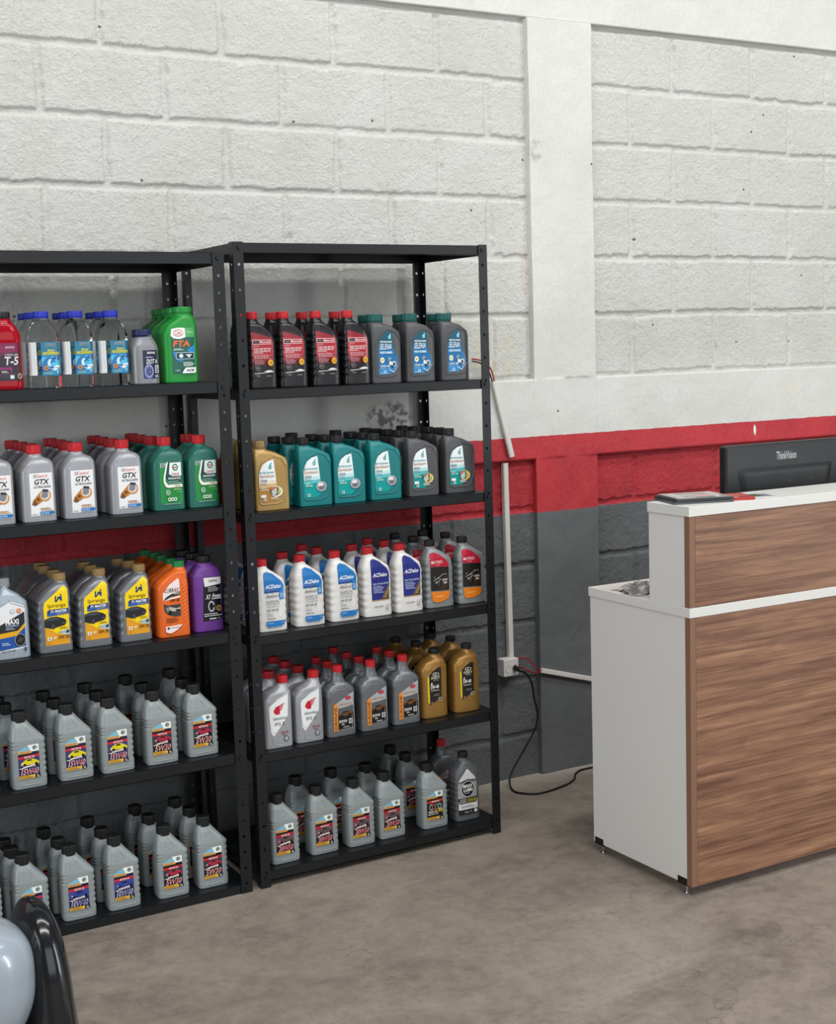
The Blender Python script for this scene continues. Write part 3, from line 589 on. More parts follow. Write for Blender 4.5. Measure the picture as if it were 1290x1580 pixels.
def synt(num, base, mid, extra, orange='#b98a6a', silver=False):
    L = [p_([(-.60, .13), (.16, .13), (.40, .20), (.32, .42), (.22, .73), (-.10, .71), (-.36, .66), (-.60, .54)], '#e6edee'), p_([(-.60, .13), (.16, .13), (.40, .20), (.35, .34), (-.60, .33)], base), p_([(-.60, .33), (.35, .34), (.33, .39), (-.60, .38)], mid[0]), p_([(-.60, .38), (.33, .39), (.31, .44), (-.60, .43)], mid[1]),
        e_(.02, .625, .085, .030, '#2a9aa0'), e_(.02, .622, .045, .016, '#e6edee'), p_([(-.04, .635), (.08, .69), (.13, .69), (.04, .635)], '#2a9aa0'), e_(.02, .618, .03, .010, '#1d6d74'),
        t_('PETRONAS', -.54, .20, .535, .560, '#2a8f94', .04), t_('Syntium', -.55, .22, .462, .525, orange, .02), t_(num, -.52, -.16, .415, .452, '#5c7277', .02), l_(-.52, -.1, .375, .405, 2, '#7f9a9c'), t_('20W-50' if silver else '5W-30', -.50, -.12, .292, .315, W_, .04), l_(-.50, -.16, .325, .34, 1, '#d8ecec'), r_(-.40, -.26, .145, .185, W_), r_(-.37, -.29, .152, .178, '#3f6b6b')]
    if silver: L += [ring_(.36, .285, .28, .072, '#c6c3c8', '#8e8f95', .86), e_(.32, .31, .15, .03, '#e3e0e4'), e_(.34, .265, .14, .026, '#6b6f76')]
    else: L += [r_(-.52, -.26, .195, .235, W_), e_(.30, .27, .32, .075, extra[0]), e_(.24, .275, .26, .062, '#39424a'), p_([(.02, .27), (.12, .33), (.32, .32), (.30, .24), (.14, .21)], '#b7c0c2'), p_([(.34, .22), (.46, .26), (.48, .32), (.40, .34), (.38, .27)], '#d9c34a'), e_(.10, .315, .10, .022, extra[1]), l_(.0, .42, .165, .20, 2, '#e9dfcf')]
    return L
LB['syg'] = synt('7000', '#ad7d3e', ('#cfb083', '#e0d5c2'), ('#e8ddc8', '#c36b5c'))
LB['syt'] = synt('300', '#149a98', ('#63bcc0', '#bfdfe2'), None, silver=True)
LB['syd'] = synt('800', '#12928c', ('#57b3b3', '#b5d8da'), ('#d8c27a', '#b8654f'))
LB['aca'] = [e_(.50, .27, .24, .085, '#bdb5b0'), e_(.50, .27, .225, .081, '#e0dfdc'), p_([(.38, .32), (.48, .44), (.52, .44), (.62, .32)], '#bdb5b0'), p_([(.395, .32), (.49, .43), (.51, .43), (.605, .32)], '#e0dfdc'), p_([(-.52, .54), (.74, .54), (.80, .62), (.64, .69), (.1, .80), (-.30, .835), (-.48, .815), (-.54, .76)], '#2573b8'), p_([(-.52, .54), (.74, .54), (.74, .565), (-.52, .565)], '#1d5592'), t_('ACDelco', -.46, .62, .60, .655, '#f2f4f6', .05, .25), l_(-.4, .5, .57, .582, 1, '#c0506a'), p_([(.46, .44), (.74, .44), (.76, .60), (.46, .56)], '#2b7fc4'), l_(.50, .70, .46, .53, 3, '#bcdcf0'),
    t_('dexos1', -.44, .42, .475, .525, '#30343a', .0), e_(-.02, .53, .03, .008, '#c23a2a'), t_('ENGINE OIL', -.44, .40, .405, .438, '#5a626a', .02), t_('ACEITE DE MOTOR', -.44, .42, .372, .396, '#7b838a', .01), t_('ÓLEO DE MOTOR', -.44, .38, .34, .364, '#7b838a', .01), t_('SAE 5W-30', -.44, .34, .285, .318, '#454d55', .03), l_(-.44, -.2, .262, .275, 1, '#9299a0'), l_(-.44, .05, .215, .255, 2, '#7f868d'), t_('98550180A', -.44, .14, .175, .195, '#2c2f33', .03),
    p_([(-.50, .15), (-.48, .10), (-.36, .07), (.45, .07), (.66, .09), (.76, .125), (.78, .15)], '#2573b8'), l_(-.40, .10, .115, .128, 1, '#bcd8ee'), l_(.50, .70, .118, .130, 1, '#bcd8ee')]
LB['acb'] = [p_([(-.52, .235), (.74, .235), (.78, .62), (.62, .69), (.1, .80), (-.30, .84), (-.48, .82), (-.54, .76)], '#262f7c'), p_([(.15, .245), (.74, .245), (.74, .47), (.60, .43)], '#6d5637'), p_([(.30, .26), (.72, .27), (.72, .42)], '#8f7a58'), p_([(.48, .27), (.72, .285), (.72, .34)], '#463a2b'), p_([(.2, .25), (.74, .25), (.74, .262), (.2, .26)], '#2a2520'), r_(-.52, .74, .228, .243, '#b08d4e'),
    t_('ACDelco', -.44, .66, .575, .632, '#eef0f5', .05, .25), l_(-.4, -.1, .555, .567, 1, '#c0406a'), t_('SAE 15W-40 API SN', -.42, .66, .462, .488, '#d5d9ea', .02), l_(-.42, .40, .34, .45, 5, '#a9b0d6'), t_('98550788', -.40, .22, .135, .155, '#3e424c', .03), r_(.46, .68, .10, .17, '#a8aab0'), r_(.475, .665, .107, .163, '#e6e6e4'), l_(.50, .65, .112, .158, 3, '#6f7279')]
LB['mot'] = [p_([(-.60, .62), (.70, .59), (.74, .64), (.56, .70), (.1, .79), (-.34, .825), (-.56, .81), (-.62, .76)], '#b01f35'), t_('MOTRIO', -.52, .28, .655, .70, '#f0d9dc', .01), l_(-.2, .18, .625, .64, 1, '#e0a9b2'), p_([(-.60, .26), (.72, .25), (.72, .595), (-.60, .615)], '#221f1e'), p_([(.05, .26), (.40, .26), (.72, .34), (.72, .50), (.3, .42)], '#3d2a1d'),
    e_(-.06, .44, .05, .012, '#9a9a98'), p_([(-.40, .40), (.30, .49), (.30, .496), (-.40, .41)], '#bdbdbb'), p_([(-.30, .36), (.16, .42), (.14, .43), (-.3, .37)], '#9a9a98'), p_([(-.1, .33), (.06, .47), (.08, .465), (-.06, .33)], '#8a6f55'), e_(-.34, .46, .03, .008, '#c9c9c7'), e_(-.2, .38, .05, .012, '#c9c9c7'), e_(-.36, .42, .03, .01, '#777775'), l_(.20, .66, .485, .50, 1, '#b8b8b6'), t_('10W', .22, .60, .39, .425, '#e3e3e1', .03), t_('40', .28, .54, .35, .382, '#e3e3e1', .04),
    p_([(-.58, .245), (.72, .235), (.70, .16), (.58, .12), (.1, .085), (-.36, .085), (-.54, .12)], '#e07b1f'), l_(-.3, .5, .155, .185, 1, '#f3b470')]
LB['ide'] = [p_([(-.62, .235), (-.40, .18), (.2, .33), (.62, .45), (.70, .74), (.66, .775), (.1, .715), (-.58, .62), (-.66, .58)], '#e3e5e6'), p_([(-.38, .535), (-.26, .575), (-.16, .60), (.02, .60), (.1, .53), (.06, .485), (-.18, .48), (-.30, .505)], '#c01f34'), p_([(-.22, .59), (.46, .64), (.36, .615), (-.1, .575)], '#c01f34'), p_([(-.1, .575), (.36, .60), (.28, .578), (-.05, .555)], '#c01f34'), p_([(-.05, .55), (.28, .565), (.2, .545), (.0, .53)], '#c01f34'),
    t_('idemitsu', -.42, .50, .405, .455, '#54616a', .01), t_('IFG 3', -.30, .34, .325, .372, '#30363b', .01), t_('1L', -.44, -.34, .225, .242, '#8b4a52', .01), t_('0W-20', .10, .62, .205, .235, '#8f2a38', .04), l_(.18, .62, .175, .20, 1, '#8f2a38'), ring_(.45, .125, .17, .040, '#22262a', '#c9cccf', .7), l_(.36, .54, .11, .14, 2, '#22262a')]
LB['eur'] = [p_([(-.46, .10), (.84, .11), (.84, .62), (.6, .60), (-.40, .47), (-.46, .45)], '#a9adb0'), p_([(-.22, .105), (.80, .115), (.80, .33), (-.22, .31)], '#17181b'), p_([(-.22, .31), (.80, .33), (.80, .43), (-.22, .41)], '#565b60'), e_(.46, .545, .20, .03, '#b04450'), t_('SEMI SINTETICO', -.1, .66, .45, .475, '#b3703a', .02), p_([(-.16, .395), (.74, .43), (.74, .438), (-.16, .40)], '#8a6a48'),
    p_([(-.1, .285), (.7, .30), (.74, .335), (.5, .365), (.16, .36), (-.08, .32)], '#6f4426'), p_([(.0, .325), (.4, .345), (.5, .36), (.16, .36)], '#242424'), e_(.04, .29, .10, .026, '#0e0e10'), e_(.54, .30, .10, .026, '#0e0e10'), t_('20W50', -.16, .34, .20, .24, '#e3e3e1', .04), t_('SL', .0, .2, .165, .19, W_, .02), r_(.46, .70, .175, .245, '#d5d5d3'), r_(.50, .66, .185, .235, '#77787a'), l_(.1, .6, .125, .145, 1, '#d8d8d6'),
    p_([(-.50, .09), (-.22, .09), (-.20, .44), (-.30, .50), (-.48, .46)], '#d98a3a'), t_('EUROLINE', -.44, -.28, .11, .43, '#2a1c10', .04, 0, 1)]
LB['spd'] = [p_([(-.20, .20), (.58, .29), (.60, .74), (.35, .735), (.05, .69), (-.22, .63)], '#1e1d1b'), p_([(-.30, .24), (-.20, .22), (-.22, .64), (-.32, .60)], '#d8c21f'), ring_(.18, .645, .17, .026, '#cfcac0', '#1e1d1b', .7), ring_(.30, .645, .14, .022, '#cfcac0', '#1e1d1b', .7), t_('SPEEDY', -.10, .50, .575, .615, '#d9cfb8', .01), t_('MOTOR OIL', .06, .40, .55, .567, '#b9b09c', .01), e_(-.06, .505, .05, .014, W_), p_([(-.10, .51), (-.06, .535), (-.02, .51)], W_), t_('5W-40', -.14, .40, .435, .49, '#e9e6df', .04), l_(-.14, .50, .40, .425, 2, '#b5b0a5'), t_('API SN', .04, .40, .325, .355, '#8f8b82', .02), ring_(.44, .275, .12, .027, '#cfcac0', '#4d4a44', .75), e_(-.1, .235, .06, .014, '#7a7468')]
LB['maxx'] = [p_([(-.62, .585), (.0, .62), (.66, .60), (.58, .64), (.08, .765), (.02, .765), (-.50, .64)], '#c9cbca')]+[r_(-.66, .70, .345+.0165*i, .353+.0165*i, '#c2c5c5') for i in range(14)]+[
    e_(.02, .475, .47, .118, '#c9cbca', 28), e_(.02, .475, .44, .110, '#101113', 28), t_('MAXX', -.32, .36, .495, .545, '#eceae6', .06), t_('LUBRI', -.30, .36, .435, .485, '#eceae6', .06), l_(-.24, .28, .405, .425, 1, '#b5b5b2'),
    r_(-.66, .72, .10, .345, '#1a1b1d'), t_('SEMI', -.58, -.14, .315, .335, '#b5b6b4', .03), t_('POWER', -.60, -.12, .272, .308, '#b5b6b4', .03), t_('10W40', -.06, .66, .268, .335, '#a8a02c', .03), p_([(-.66, .175), (.72, .175), (.72, .33), (.66, .262), (-.60, .262), (-.66, .29)], '#d2d3d2'), l_(-.52, .60, .20, .238, 2, '#6d6e6f'), t_('Cont. 1 L', -.28, .28, .125, .155, '#cfd0cf', .01), e_(.54, .14, .12, .026, W_), t_('1', .51, .57, .127, .153, '#1a1b1d', .03)]
LB['shell'] = [p_([(-.80, .10), (.74, .13), (.76, .64), (.60, .69), (.0, .72), (-.55, .66), (-.80, .60)], '#dfe0e3'), p_([(-.80, .42), (.72, .58), (.72, .38), (.3, .35), (-.80, .33)], '#2b2c31'), p_([(-.80, .33), (.3, .35), (.72, .44), (.72, .39), (.2, .29), (-.80, .27)], '#dca41c'), p_([(-.80, .27), (.2, .29), (.72, .39), (.72, .15), (-.80, .12)], '#1f4f9c'), t_('MAXI', -.34, .38, .435, .50, W_, .07), t_('PERFORMANCE', -.34, .36, .405, .43, '#a9bfe0', .02), l_(-.34, .2, .37, .40, 2, '#b5b7bb'), ring_(.06, .60, .11, .026, '#8fa6bd', '#dfe0e3', .75), ring_(.42, .60, .12, .028, '#c8603a', '#e8b56a', .6), e_(.40, .235, .30, .078, '#c4b98a'), e_(.40, .235, .28, .073, '#1c1e21'), p_([(.22, .22), (.44, .205), (.60, .245), (.4, .27)], '#3c4146'), l_(-.6, -.1, .18, .22, 2, '#b9cbe6'), t_('SAE 5W-40', -.7, .1, .10, .125, '#2e3a44', .03), r_(.60, .72, .09, .14, '#39464f')]
LB['t5'] = [p_([(-.86, .115), (.86, .115), (.84, .60), (-.84, .60)], '#2b1c2c'), r_(-.84, .84, .48, .60, '#7b1745'), p_([(-.84, .48), (.84, .48), (.84, .50), (-.84, .40)], '#5b1640'), t_('RADNAQ', -.1, .50, .525, .558, '#c9b9c6', .05, .25), t_('LONG-LIFE', -.12, .66, .435, .462, '#c9c3c8', .03), t_('T-5', -.22, .70, .315, .425, '#cfcccf', .06, .1), p_([(-.6, .20), (.2, .20), (.28, .26), (.24, .29), (-.6, .29)], '#7d2060'), r_(-.55, .14, .205, .255, '#17121a'), l_(-.4, .06, .215, .245, 2, '#cfcccf'), r_(.10, .34, .14, .185, '#c9d6d2'), ring_(.70, .17, .15, .036, '#b9a98a', '#5c4a44', .7)]
LB['wat'] = [p_([(-.30, .165), (.86, .165), (.86, .60), (-.30, .60)], '#1780b4'), p_([(-.30, .47), (.86, .47), (.86, .60), (-.30, .60)], '#1c7390'), p_([(-.30, .22), (.86, .22), (.86, .40), (.5, .415), (-.30, .40)], '#4bb4dc'), p_([(-.30, .30), (-.18, .355), (-.06, .39), (.14, .415), (.34, .40), (.50, .365), (.60, .33), (.40, .345), (.26, .30), (-.1, .25), (-.3, .25)], '#1b6fa8'), p_([(.06, .30), (.06, .345), (.18, .38), (.32, .375), (.22, .34), (.28, .30), (.16, .28)], '#bfe3f1'), p_([(.3, .38), (.86, .36), (.86, .43), (.6, .42)], '#175f97'), p_([(-.3, .20), (.86, .26), (.86, .285), (.2, .28), (-.3, .25)], '#1b62a2'),
    t_('RADNAQ', -.04, .62, .538, .582, '#f0f3f4', .10, .25), t_('RADNAQ', -.03, .61, .541, .578, '#10202a', .03, .25), t_('ÁGUA', .08, .54, .475, .512, '#e8e03c', .06), r_(-.20, .82, .435, .468, '#dfd94a'), t_('DESMINERALIZADA', -.18, .80, .439, .464, '#57611c', .03), ring_(-.04, .262, .15, .030, '#c98a3c', '#8a5520', .55), p_([(.12, .262), (.42, .25), (.44, .285), (.80, .30), (.82, .265), (.50, .23)], '#e3f0f6'), t_('RADNAQ', .48, .78, .255, .275, '#27323c', .03, .2), t_('1L', .62, .76, .195, .225, W_, .04), l_(-.22, .40, .178, .215, 3, '#8fb07c')]
LB['dot'] = [p_([(-.30, .10), (.86, .10), (.86, .62), (-.30, .62)], '#161a3a'), p_([(-.30, .10), (.5, .10), (.1, .25), (-.30, .22)], '#2c3578'), t_('RADNAQ', .0, .62, .545, .59, W_, .06, .2), l_(-.1, .64, .475, .50, 1, '#c9cbe0'), t_('DOT 4', -.06, .74, .365, .455, '#f0f0f2', .03, .12), ring_(.10, .235, .34, .125, '#8f93bb', '#4d5290', .72), ring_(.16, .225, .14, .05, '#2b2f5c', '#8f93bb', .4), r_(.54, .84, .20, .34, '#d5d6de'), l_(.57, .82, .21, .33, 3, '#30356b'), l_(.5, .82, .12, .165, 2, '#d5d6de')]
LB['fta'] = [p_([(-.62, .115), (.72, .115), (.72, .72), (-.50, .72), (-.62, .66)], '#1c5a4c'), p_([(-.64, .62), (-.58, .71), (-.2, .725), (.20, .72), (.22, .60), (-.1, .575), (-.48, .585)], '#e4eae6'), p_([(.20, .72), (.70, .72), (.72, .66), (.72, .60), (.22, .60)], '#4da55c'), [e_(-.20, .655, .30, .046, '#b5283c'), e_(-.20, .655, .27, .036, '#e4eae6')], t_('Uni', -.38, -.02, .632, .68, '#b5283c', .05, .1), t_('Tipo A', .30, .66, .65, .675, '#dfeee2', .02),
    p_([(.26, .43), (.72, .50), (.72, .40), (.40, .40)], '#1d86c4'), p_([(-.60, .42), (-.40, .30), (-.05, .27), (.1, .32), (-.3, .40)], '#1d7fbd'), t_('FTA', -.54, .50, .475, .555, '#e8662c', .07, .15), l_(-.52, .12, .425, .455, 2, '#cfe0d8'), [p_([(-.40, .31), (.66, .31), (.66, .40), (-.40, .40)], '#b9d8e4'), p_([(-.37, .317), (.63, .317), (.63, .393), (-.37, .393)], '#16343c')], e_(-.10, .355, .12, .026, '#dfe8ea'), r_(.18, .52, .36, .372, '#dfe8ea'), r_(.28, .42, .335, .372, '#dfe8ea'), l_(.0, .70, .215, .275, 4, '#cfe0d8'), t_('1 litro', -.48, -.22, .155, .175, '#e0ebe6', .02), p_([(-.10, .125), (.66, .125), (.72, .15), (.72, .20), (.12, .20), (.0, .165)], '#e9efec'), t_('NCRI', .14, .64, .145, .18, '#22305c', .10, .3)]

# ---- bottle kinds: shape, body material, cap material, printing, look, plural group
PB = {
 'silver': plastic('silver_grey_plastic', '#9b9da3', .36, .25), 'grey': plastic('pale_grey_plastic', '#8b9293', .34, .08), 'teal2': plastic('sea_green_plastic', '#27675c', .34), 'ink': plastic('graphite_plastic', '#75797e', .33, .35),
 'orange': plastic('orange_plastic', '#d8621d', .36), 'purple': plastic('purple_plastic', '#653486', .4), 'black': plastic('black_gloss_plastic', '#1b1b1d', .28), 'dgrey': plastic('dark_grey_plastic', '#4b4c4f', .38), 'teal': plastic('teal_plastic', '#0d7476', .36),
 'gold': plastic('gold_plastic', '#a98a54', .36, .35), 'bronze': plastic('bronze_plastic', '#967038', .32, .35), 'white': plastic('white_plastic', '#dcdad7', .38), 'mgrey': plastic('motor_grey_plastic', '#888c8d', .34, .2), 'egrey': plastic('steel_grey_plastic', '#6f7276', .32, .35), 'xgrey': plastic('charcoal_plastic', '#5b5e61', .36, .15),
 'bluegrey': plastic('blue_grey_plastic', '#9aa6b0', .36, .25), 'green': plastic('green_plastic', '#1b8a34', .36), 'dotg': plastic('matt_silver_plastic', '#85888c', .36, .3),
 'clear': mat('clear_bottle_plastic', '#fbfcfc', .05, 0, .6, 1., 1.13), 'coolant': mat('red_coolant_in_clear_plastic', '#d0182c', .08, 0, .5, .55, 1.33),
 'cred': plastic('red_cap', '#bb1f27', .4), 'cblk': plastic('black_cap', '#161719', .42), 'cgold': plastic('tan_gold_cap', '#9a7f52', .4, .2), 'cgrn': plastic('green_cap', '#1c7a44', .4), 'cteal': plastic('deep_teal_cap', '#0d5550', .4), 'cblue': plastic('blue_cap', '#1e2fae', .4), 'cnavy': plastic('navy_cap', '#1c2152', .42), 'csil': plastic('grey_cap', '#8d9094', .4, .2), 'cfta': plastic('leaf_green_cap', '#1f8a39', .42)}
KIND = {
 'gtx': ('castrol', 'silver', 'cred', 'gtx', 'silver oil bottle with red cap and white piston label', 'white-labelled silver oil bottles with red caps', 'oil_bottle', 'oil bottle'),
 'mag': ('castrol', 'teal2', 'cred', 'mag', 'sea-green oil bottle with red cap', 'sea-green oil bottles with red caps', 'oil_bottle', 'oil bottle'),
 'ipi': ('ipi', 'ink', 'cgold', 'ipi', 'graphite oil bottle with tan cap and yellow label', 'yellow-labelled graphite oil bottles', 'oil_bottle', 'oil bottle'),
 'lub': ('lub', 'orange', 'cgrn', 'lub', 'orange oil bottle with green cap', 'orange oil bottles', 'oil_bottle', 'oil bottle'),
 'pur': ('pur', 'purple', 'cblk', 'pur', 'purple bottle with black cap and label', 'purple bottles', 'additive_bottle', 'bottle'),
 'g15': ('grey', 'grey', 'cblk', 'g15', 'grey oil bottle with yellow-car label', 'grey oil bottles with yellow-car labels', 'oil_bottle', 'oil bottle'),
 'g5': ('grey', 'grey', 'cblk', 'g5', 'grey oil bottle with red-car label', 'grey oil bottles with red-car labels', 'oil_bottle', 'oil bottle'),
 'g10': ('grey', 'grey', 'cblk', 'g10', 'grey oil bottle with blue-car label', 'grey oil bottles with blue-car labels', 'oil_bottle', 'oil bottle'),
 'gp': ('grey', 'grey', 'cblk', 'gp', 'grey oil bottle with pink-lettered label', 'grey oil bottles on the right rack', 'oil_bottle', 'oil bottle'),
 'gx': ('grey', 'grey', 'cblk', 'gp', 'grey oil bottle with pink-lettered label', 'grey oil bottles on the right rack', 'oil_bottle', 'oil bottle'),
 'g90': ('grey', 'grey', 'cblk', 'g90', 'grey gear oil bottle with gears on its label', None, 'oil_bottle', 'oil bottle'),
 'mc': ('motor', 'black', 'cred', 'mc', 'black oil bottle with red cap and red label', 'black oil bottles with red labels', 'oil_bottle', 'oil bottle'),
 'sel': ('selen', 'dgrey', 'cteal', 'sel', 'dark grey oil bottle with teal cap and blue label', 'blue-labelled dark grey oil bottles', 'oil_bottle', 'oil bottle'),
 'syg': ('petro', 'gold', 'cgold', 'syg', 'pale gold oil bottle with gold cap', 'pale gold oil bottles', 'oil_bottle', 'oil bottle'),
 'syt': ('petro', 'teal', 'cblk', 'syt', 'teal oil bottle with black cap', 'teal oil bottles', 'oil_bottle', 'oil bottle'),
 'syd': ('petro', 'dgrey', 'cblk', 'syd', 'dark grey oil bottle with black cap, white-green label', 'dark grey oil bottles with black caps', 'oil_bottle', 'oil bottle'),
 'aca': ('acd', 'white', 'cred', 'aca', 'white oil bottle with bright blue label', 'white oil bottles with bright blue labels', 'oil_bottle', 'oil bottle'),
 'acb': ('acd', 'white', 'cred', 'acb', 'white oil bottle with navy label', 'white oil bottles with navy labels', 'oil_bottle', 'oil bottle'),
 'mot': ('motrio', 'mgrey', 'cblk', 'mot', 'grey oil bottle with red, black and orange label', 'grey oil bottles with red and orange labels', 'oil_bottle', 'oil bottle'),
 'ide': ('idem', 'silver', 'cred', 'ide', 'silver bottle with red cap and white winged-head label', 'silver bottles with white winged-head labels', 'oil_bottle', 'oil bottle'),
 'eur': ('euro', 'egrey', 'cred', 'eur', 'slim-necked grey oil bottle with red cap', 'slim-necked grey oil bottles', 'oil_bottle', 'oil bottle'),
 'spd': ('speed', 'bronze', 'cblk', 'spd', 'bronze oil bottle with black cap', 'bronze oil bottles', 'oil_bottle', 'oil bottle'),
 'maxx': ('maxx', 'xgrey', 'cblk', 'maxx', 'charcoal oil bottle with striped black-and-white label', None, 'oil_bottle', 'oil bottle'),
 'shell': ('shell', 'bluegrey', 'csil', 'shell', 'blue-grey oil bottle with grey cap', 'blue-grey oil bottles', 'oil_bottle', 'oil bottle'),
 't5': ('water', 'coolant', 'cblk', 't5', 'red coolant bottle with purple label', 'red coolant bottles', 'coolant_bottle', 'bottle'),
 'wat': ('water', 'clear', 'cblue', 'wat', 'clear water bottle with blue cap', 'clear water bottles', 'water_bottle', 'bottle'),
 'dot': ('dot', 'dotg', 'cnavy', 'dot', 'short silver brake fluid bottle with navy cap beside the green bottles', None, 'fluid_bottle', 'bottle'),
 'fta': ('fta', 'green', 'cfta', 'fta', 'bright green fluid bottle with green cap', 'bright green fluid bottles', 'fluid_bottle', 'bottle'),
}
REMAP = {'eur': (1.12, -.12), 'spd': (1.15, -.26), 'maxx': (1.12, -.11), 'gtx': (.93, .06), 'mag': (.93, .04), 'syg': (1.12, -.14), 'syt': (1.12, -.14), 'syd': (1.12, -.14), 'mc': (1., -.10), 'mot': (1., -.15),
         'g15': (.90, .03), 'g5': (.90, .03), 'g10': (.90, .03), 'gp': (.92, 0), 'g90': (.92, 0)}
def remap(L, k, o):
    out = []
    for e in flat(L):
        if e[0] == 'p': out.append(('p', [(x*k+o, z) for x, z in e[1]], e[2]))
        else: out.append(e[:2]+(e[2]*k+o, e[3]*k+o)+e[4:])
    return out
PROTO = {}
def make(kind):
    sh, bmat, cmat, lb, look, grp, nm, cat = KIND[kind]; s = SH[sh]
    root = bpy.data.objects.new(nm, None); root.empty_display_size = .03; link(root)
    s.body('body', PB[bmat], root); s.capmesh(PB[cmat], root)
    w, H = s.w, s.H
    label_mesh('label', remap(LB[lb], *REMAP.get(kind, (1, 0))), lambda x, z: s.front(x*w, z), w, H, root)
    if kind == 'wat':   # the plain back half of the wrap-round label, seen at the bottle's side
        bm = bmesh.new(); zs = [.17+.43*i/10 for i in range(11)]; rows = []
        for zf in zs:
            xl, xr, d, n = s.at(zf); m, h = (xl+xr)/2, (xr-xl)/2; row = []
            for j in range(15):
                t = PI*(1.02+.36*j/14); c, sn = math.cos(t), math.sin(t)
                row.append(bm.verts.new((m+1.012*h*math.copysign(abs(c)**(2/n), c), 1.012*d*math.copysign(abs(sn)**(2/n), sn), zf*H)))
            rows.append(row)
        for A, B_ in zip(rows, rows[1:]):
            for j in range(14): bm.faces.new((A[j], A[j+1], B_[j+1], B_[j]))
        from_bm('back_label', bm, lab('#cfd3d4'), root, True)
    root['category'] = cat
    if grp: root['group'] = grp
    return root
def copy_tree(o):
    c = o.copy(); COL.objects.link(c)
    for ch in o.children:
        d = ch.copy(); COL.objects.link(d); d.parent = c
    return c
ROWW = {1: [''], 2: ['front', 'rear'], 3: ['front', 'middle', 'rear'], 4: ['front', 'second from front', 'third from front', 'rearmost'], 5: ['front', 'second from front', 'middle', 'fourth from front', 'rearmost']}
COLW = {1: [''], 2: ['left column', 'right column'], 3: ['left column', 'middle column', 'right column'], 4: ['leftmost column', 'second column', 'third column', 'rightmost column'], 5: ['leftmost column', 'second column', 'middle column', 'fourth column', 'rightmost column']}
used = {}
def place(kind, shelf, cols, where=''):
    """cols: list of columns; each a list of (cap x, y) from the front back"""
    s = SH[KIND[kind][0]]; xc = s.cap[0]*s.w
    for ci, colm in enumerate(cols):
        for ri, (x, y) in enumerate(colm):
            if kind not in PROTO: o = PROTO[kind] = make(kind)
            else: o = copy_tree(PROTO[kind])
            o.location = (x-xc, y, LZ[shelf]+.0002)
            o.rotation_euler = (0, 0, random.uniform(-.035, .035) if ri else random.uniform(-.02, .02))
            bits = [KIND[kind][4]]
            rw = ROWW[len(colm)][ri]; cw = COLW[len(cols)][ci]
            tail = ', '.join(b for b in (rw + ((' of ' if rw else '')+cw if cw else (' of its row' if rw else '')), where) if b)
            o['label'] = ', '.join(b for b in (bits[0], tail) if b)
# left rack
place('t5', 'L1', [[(.058, -.397), (.056, -.325)]])
place('wat', 'L1', [[(.164, -.397), (.160, -.318), (.163, -.24)], [(.259, -.397), (.258, -.318), (.262, -.24)], [(.361, -.397), (.359, -.318), (.360, -.24)]])
place('dot', 'L1', [[(.450, -.400)]])
place('fta', 'L1', [[(.576, -.397), (.580, -.325), (.585, -.253), (.590, -.181)]])
place('gtx', 'L2', [[(.008, -.394), (.010, -.312), (.012, -.23), (.014, -.145)], [(.122, -.394), (.133, -.310), (.135, -.208), (.136, -.10)], [(.239, -.394), (.236, -.312), (.248, -.205), (.251, -.10)], [(.376, -.389), (.371, -.307), (.379, -.200), (.385, -.10)]])
place('mag', 'L2', [[(.503, -.388), (.492, -.306), (.493, -.209), (.505, -.10)], [(.610, -.390), (.609, -.300)]])
place('shell', 'L3', [[(.012, -.405), (-.005, -.325)]])
place('ipi', 'L3', [[(.172, -.393), (.176, -.319), (.175, -.221), (.183, -.152)], [(.288, -.389), (.289, -.306), (.291, -.231)], [(.408, -.388), (.408, -.298), (.395, -.231)]])
place('lub', 'L3', [[(.525, -.399), (.528, -.328), (.526, -.250), (.530, -.178), (.524, -.105)]])
place('pur', 'L3', [[(.608, -.387), (.602, -.313), (.597, -.240)]])
place('g15', 'L4', [[(-.102, -.410), (-.106, -.315)], [(.029, -.413), (.017, -.300), (.018, -.217)], [(.163, -.411), (.152, -.327), (.150, -.221)], [(.284, -.413), (.282, -.315), (.282, -.197)]])
place('g5', 'L4', [[(.419, -.411), (.427, -.302), (.418, -.171)], [(.549, -.404), (.547, -.320), (.560, -.172)]], 'second-lowest shelf')
place('g10', 'L5', [[(-.118, -.412), (-.122, -.33)], [(.014, -.41), (.002, -.338), (.001, -.258)], [(.147, -.413), (.136, -.342), (.124, -.234)], [(.280, -.413), (.269, -.330), (.263, -.211)]])
place('g5', 'L5', [[(.432, -.410), (.427, -.292), (.421, -.186)], [(.561, -.403), (.557, -.300), (.550, -.187)]], 'lowest shelf')
# right rack
place('mc', 'R1', [[(.793, -.397), (.790, -.315)], [(.896, -.397), (.891, -.325)], [(1.006, -.397), (.998, -.318)], [(1.114, -.397), (1.110, -.323)]])
place('sel', 'R1', [[(1.212, -.397), (1.222, -.322)], [(1.336, -.397), (1.348, -.322)], [(1.464, -.397), (1.476, -.322)]])
place('syg', 'R2', [[(.794, -.405), (.775, -.325), (.768, -.24)]])
place('syt', 'R2', [[(.948, -.390), (.934, -.318), (.919, -.246)], [(1.067, -.388), (1.059, -.318), (1.049, -.248), (1.042, -.113)], [(1.197, -.388), (1.193, -.318), (1.187, -.247), (1.202, -.115)]])
place('syd', 'R2', [[(1.336, -.388), (1.328, -.316), (1.326, -.244), (1.325, -.172), (1.326, -.095)], [(1.476, -.388), (1.486, -.316), (1.484, -.244), (1.471, -.172), (1.470, -.095)]])
place('aca', 'R3', [[(.790, -.397), (.795, -.310), (.770, -.225)], [(.922, -.392), (.906, -.300)], [(1.043, -.391), (1.036, -.279), (1.029, -.185)]])
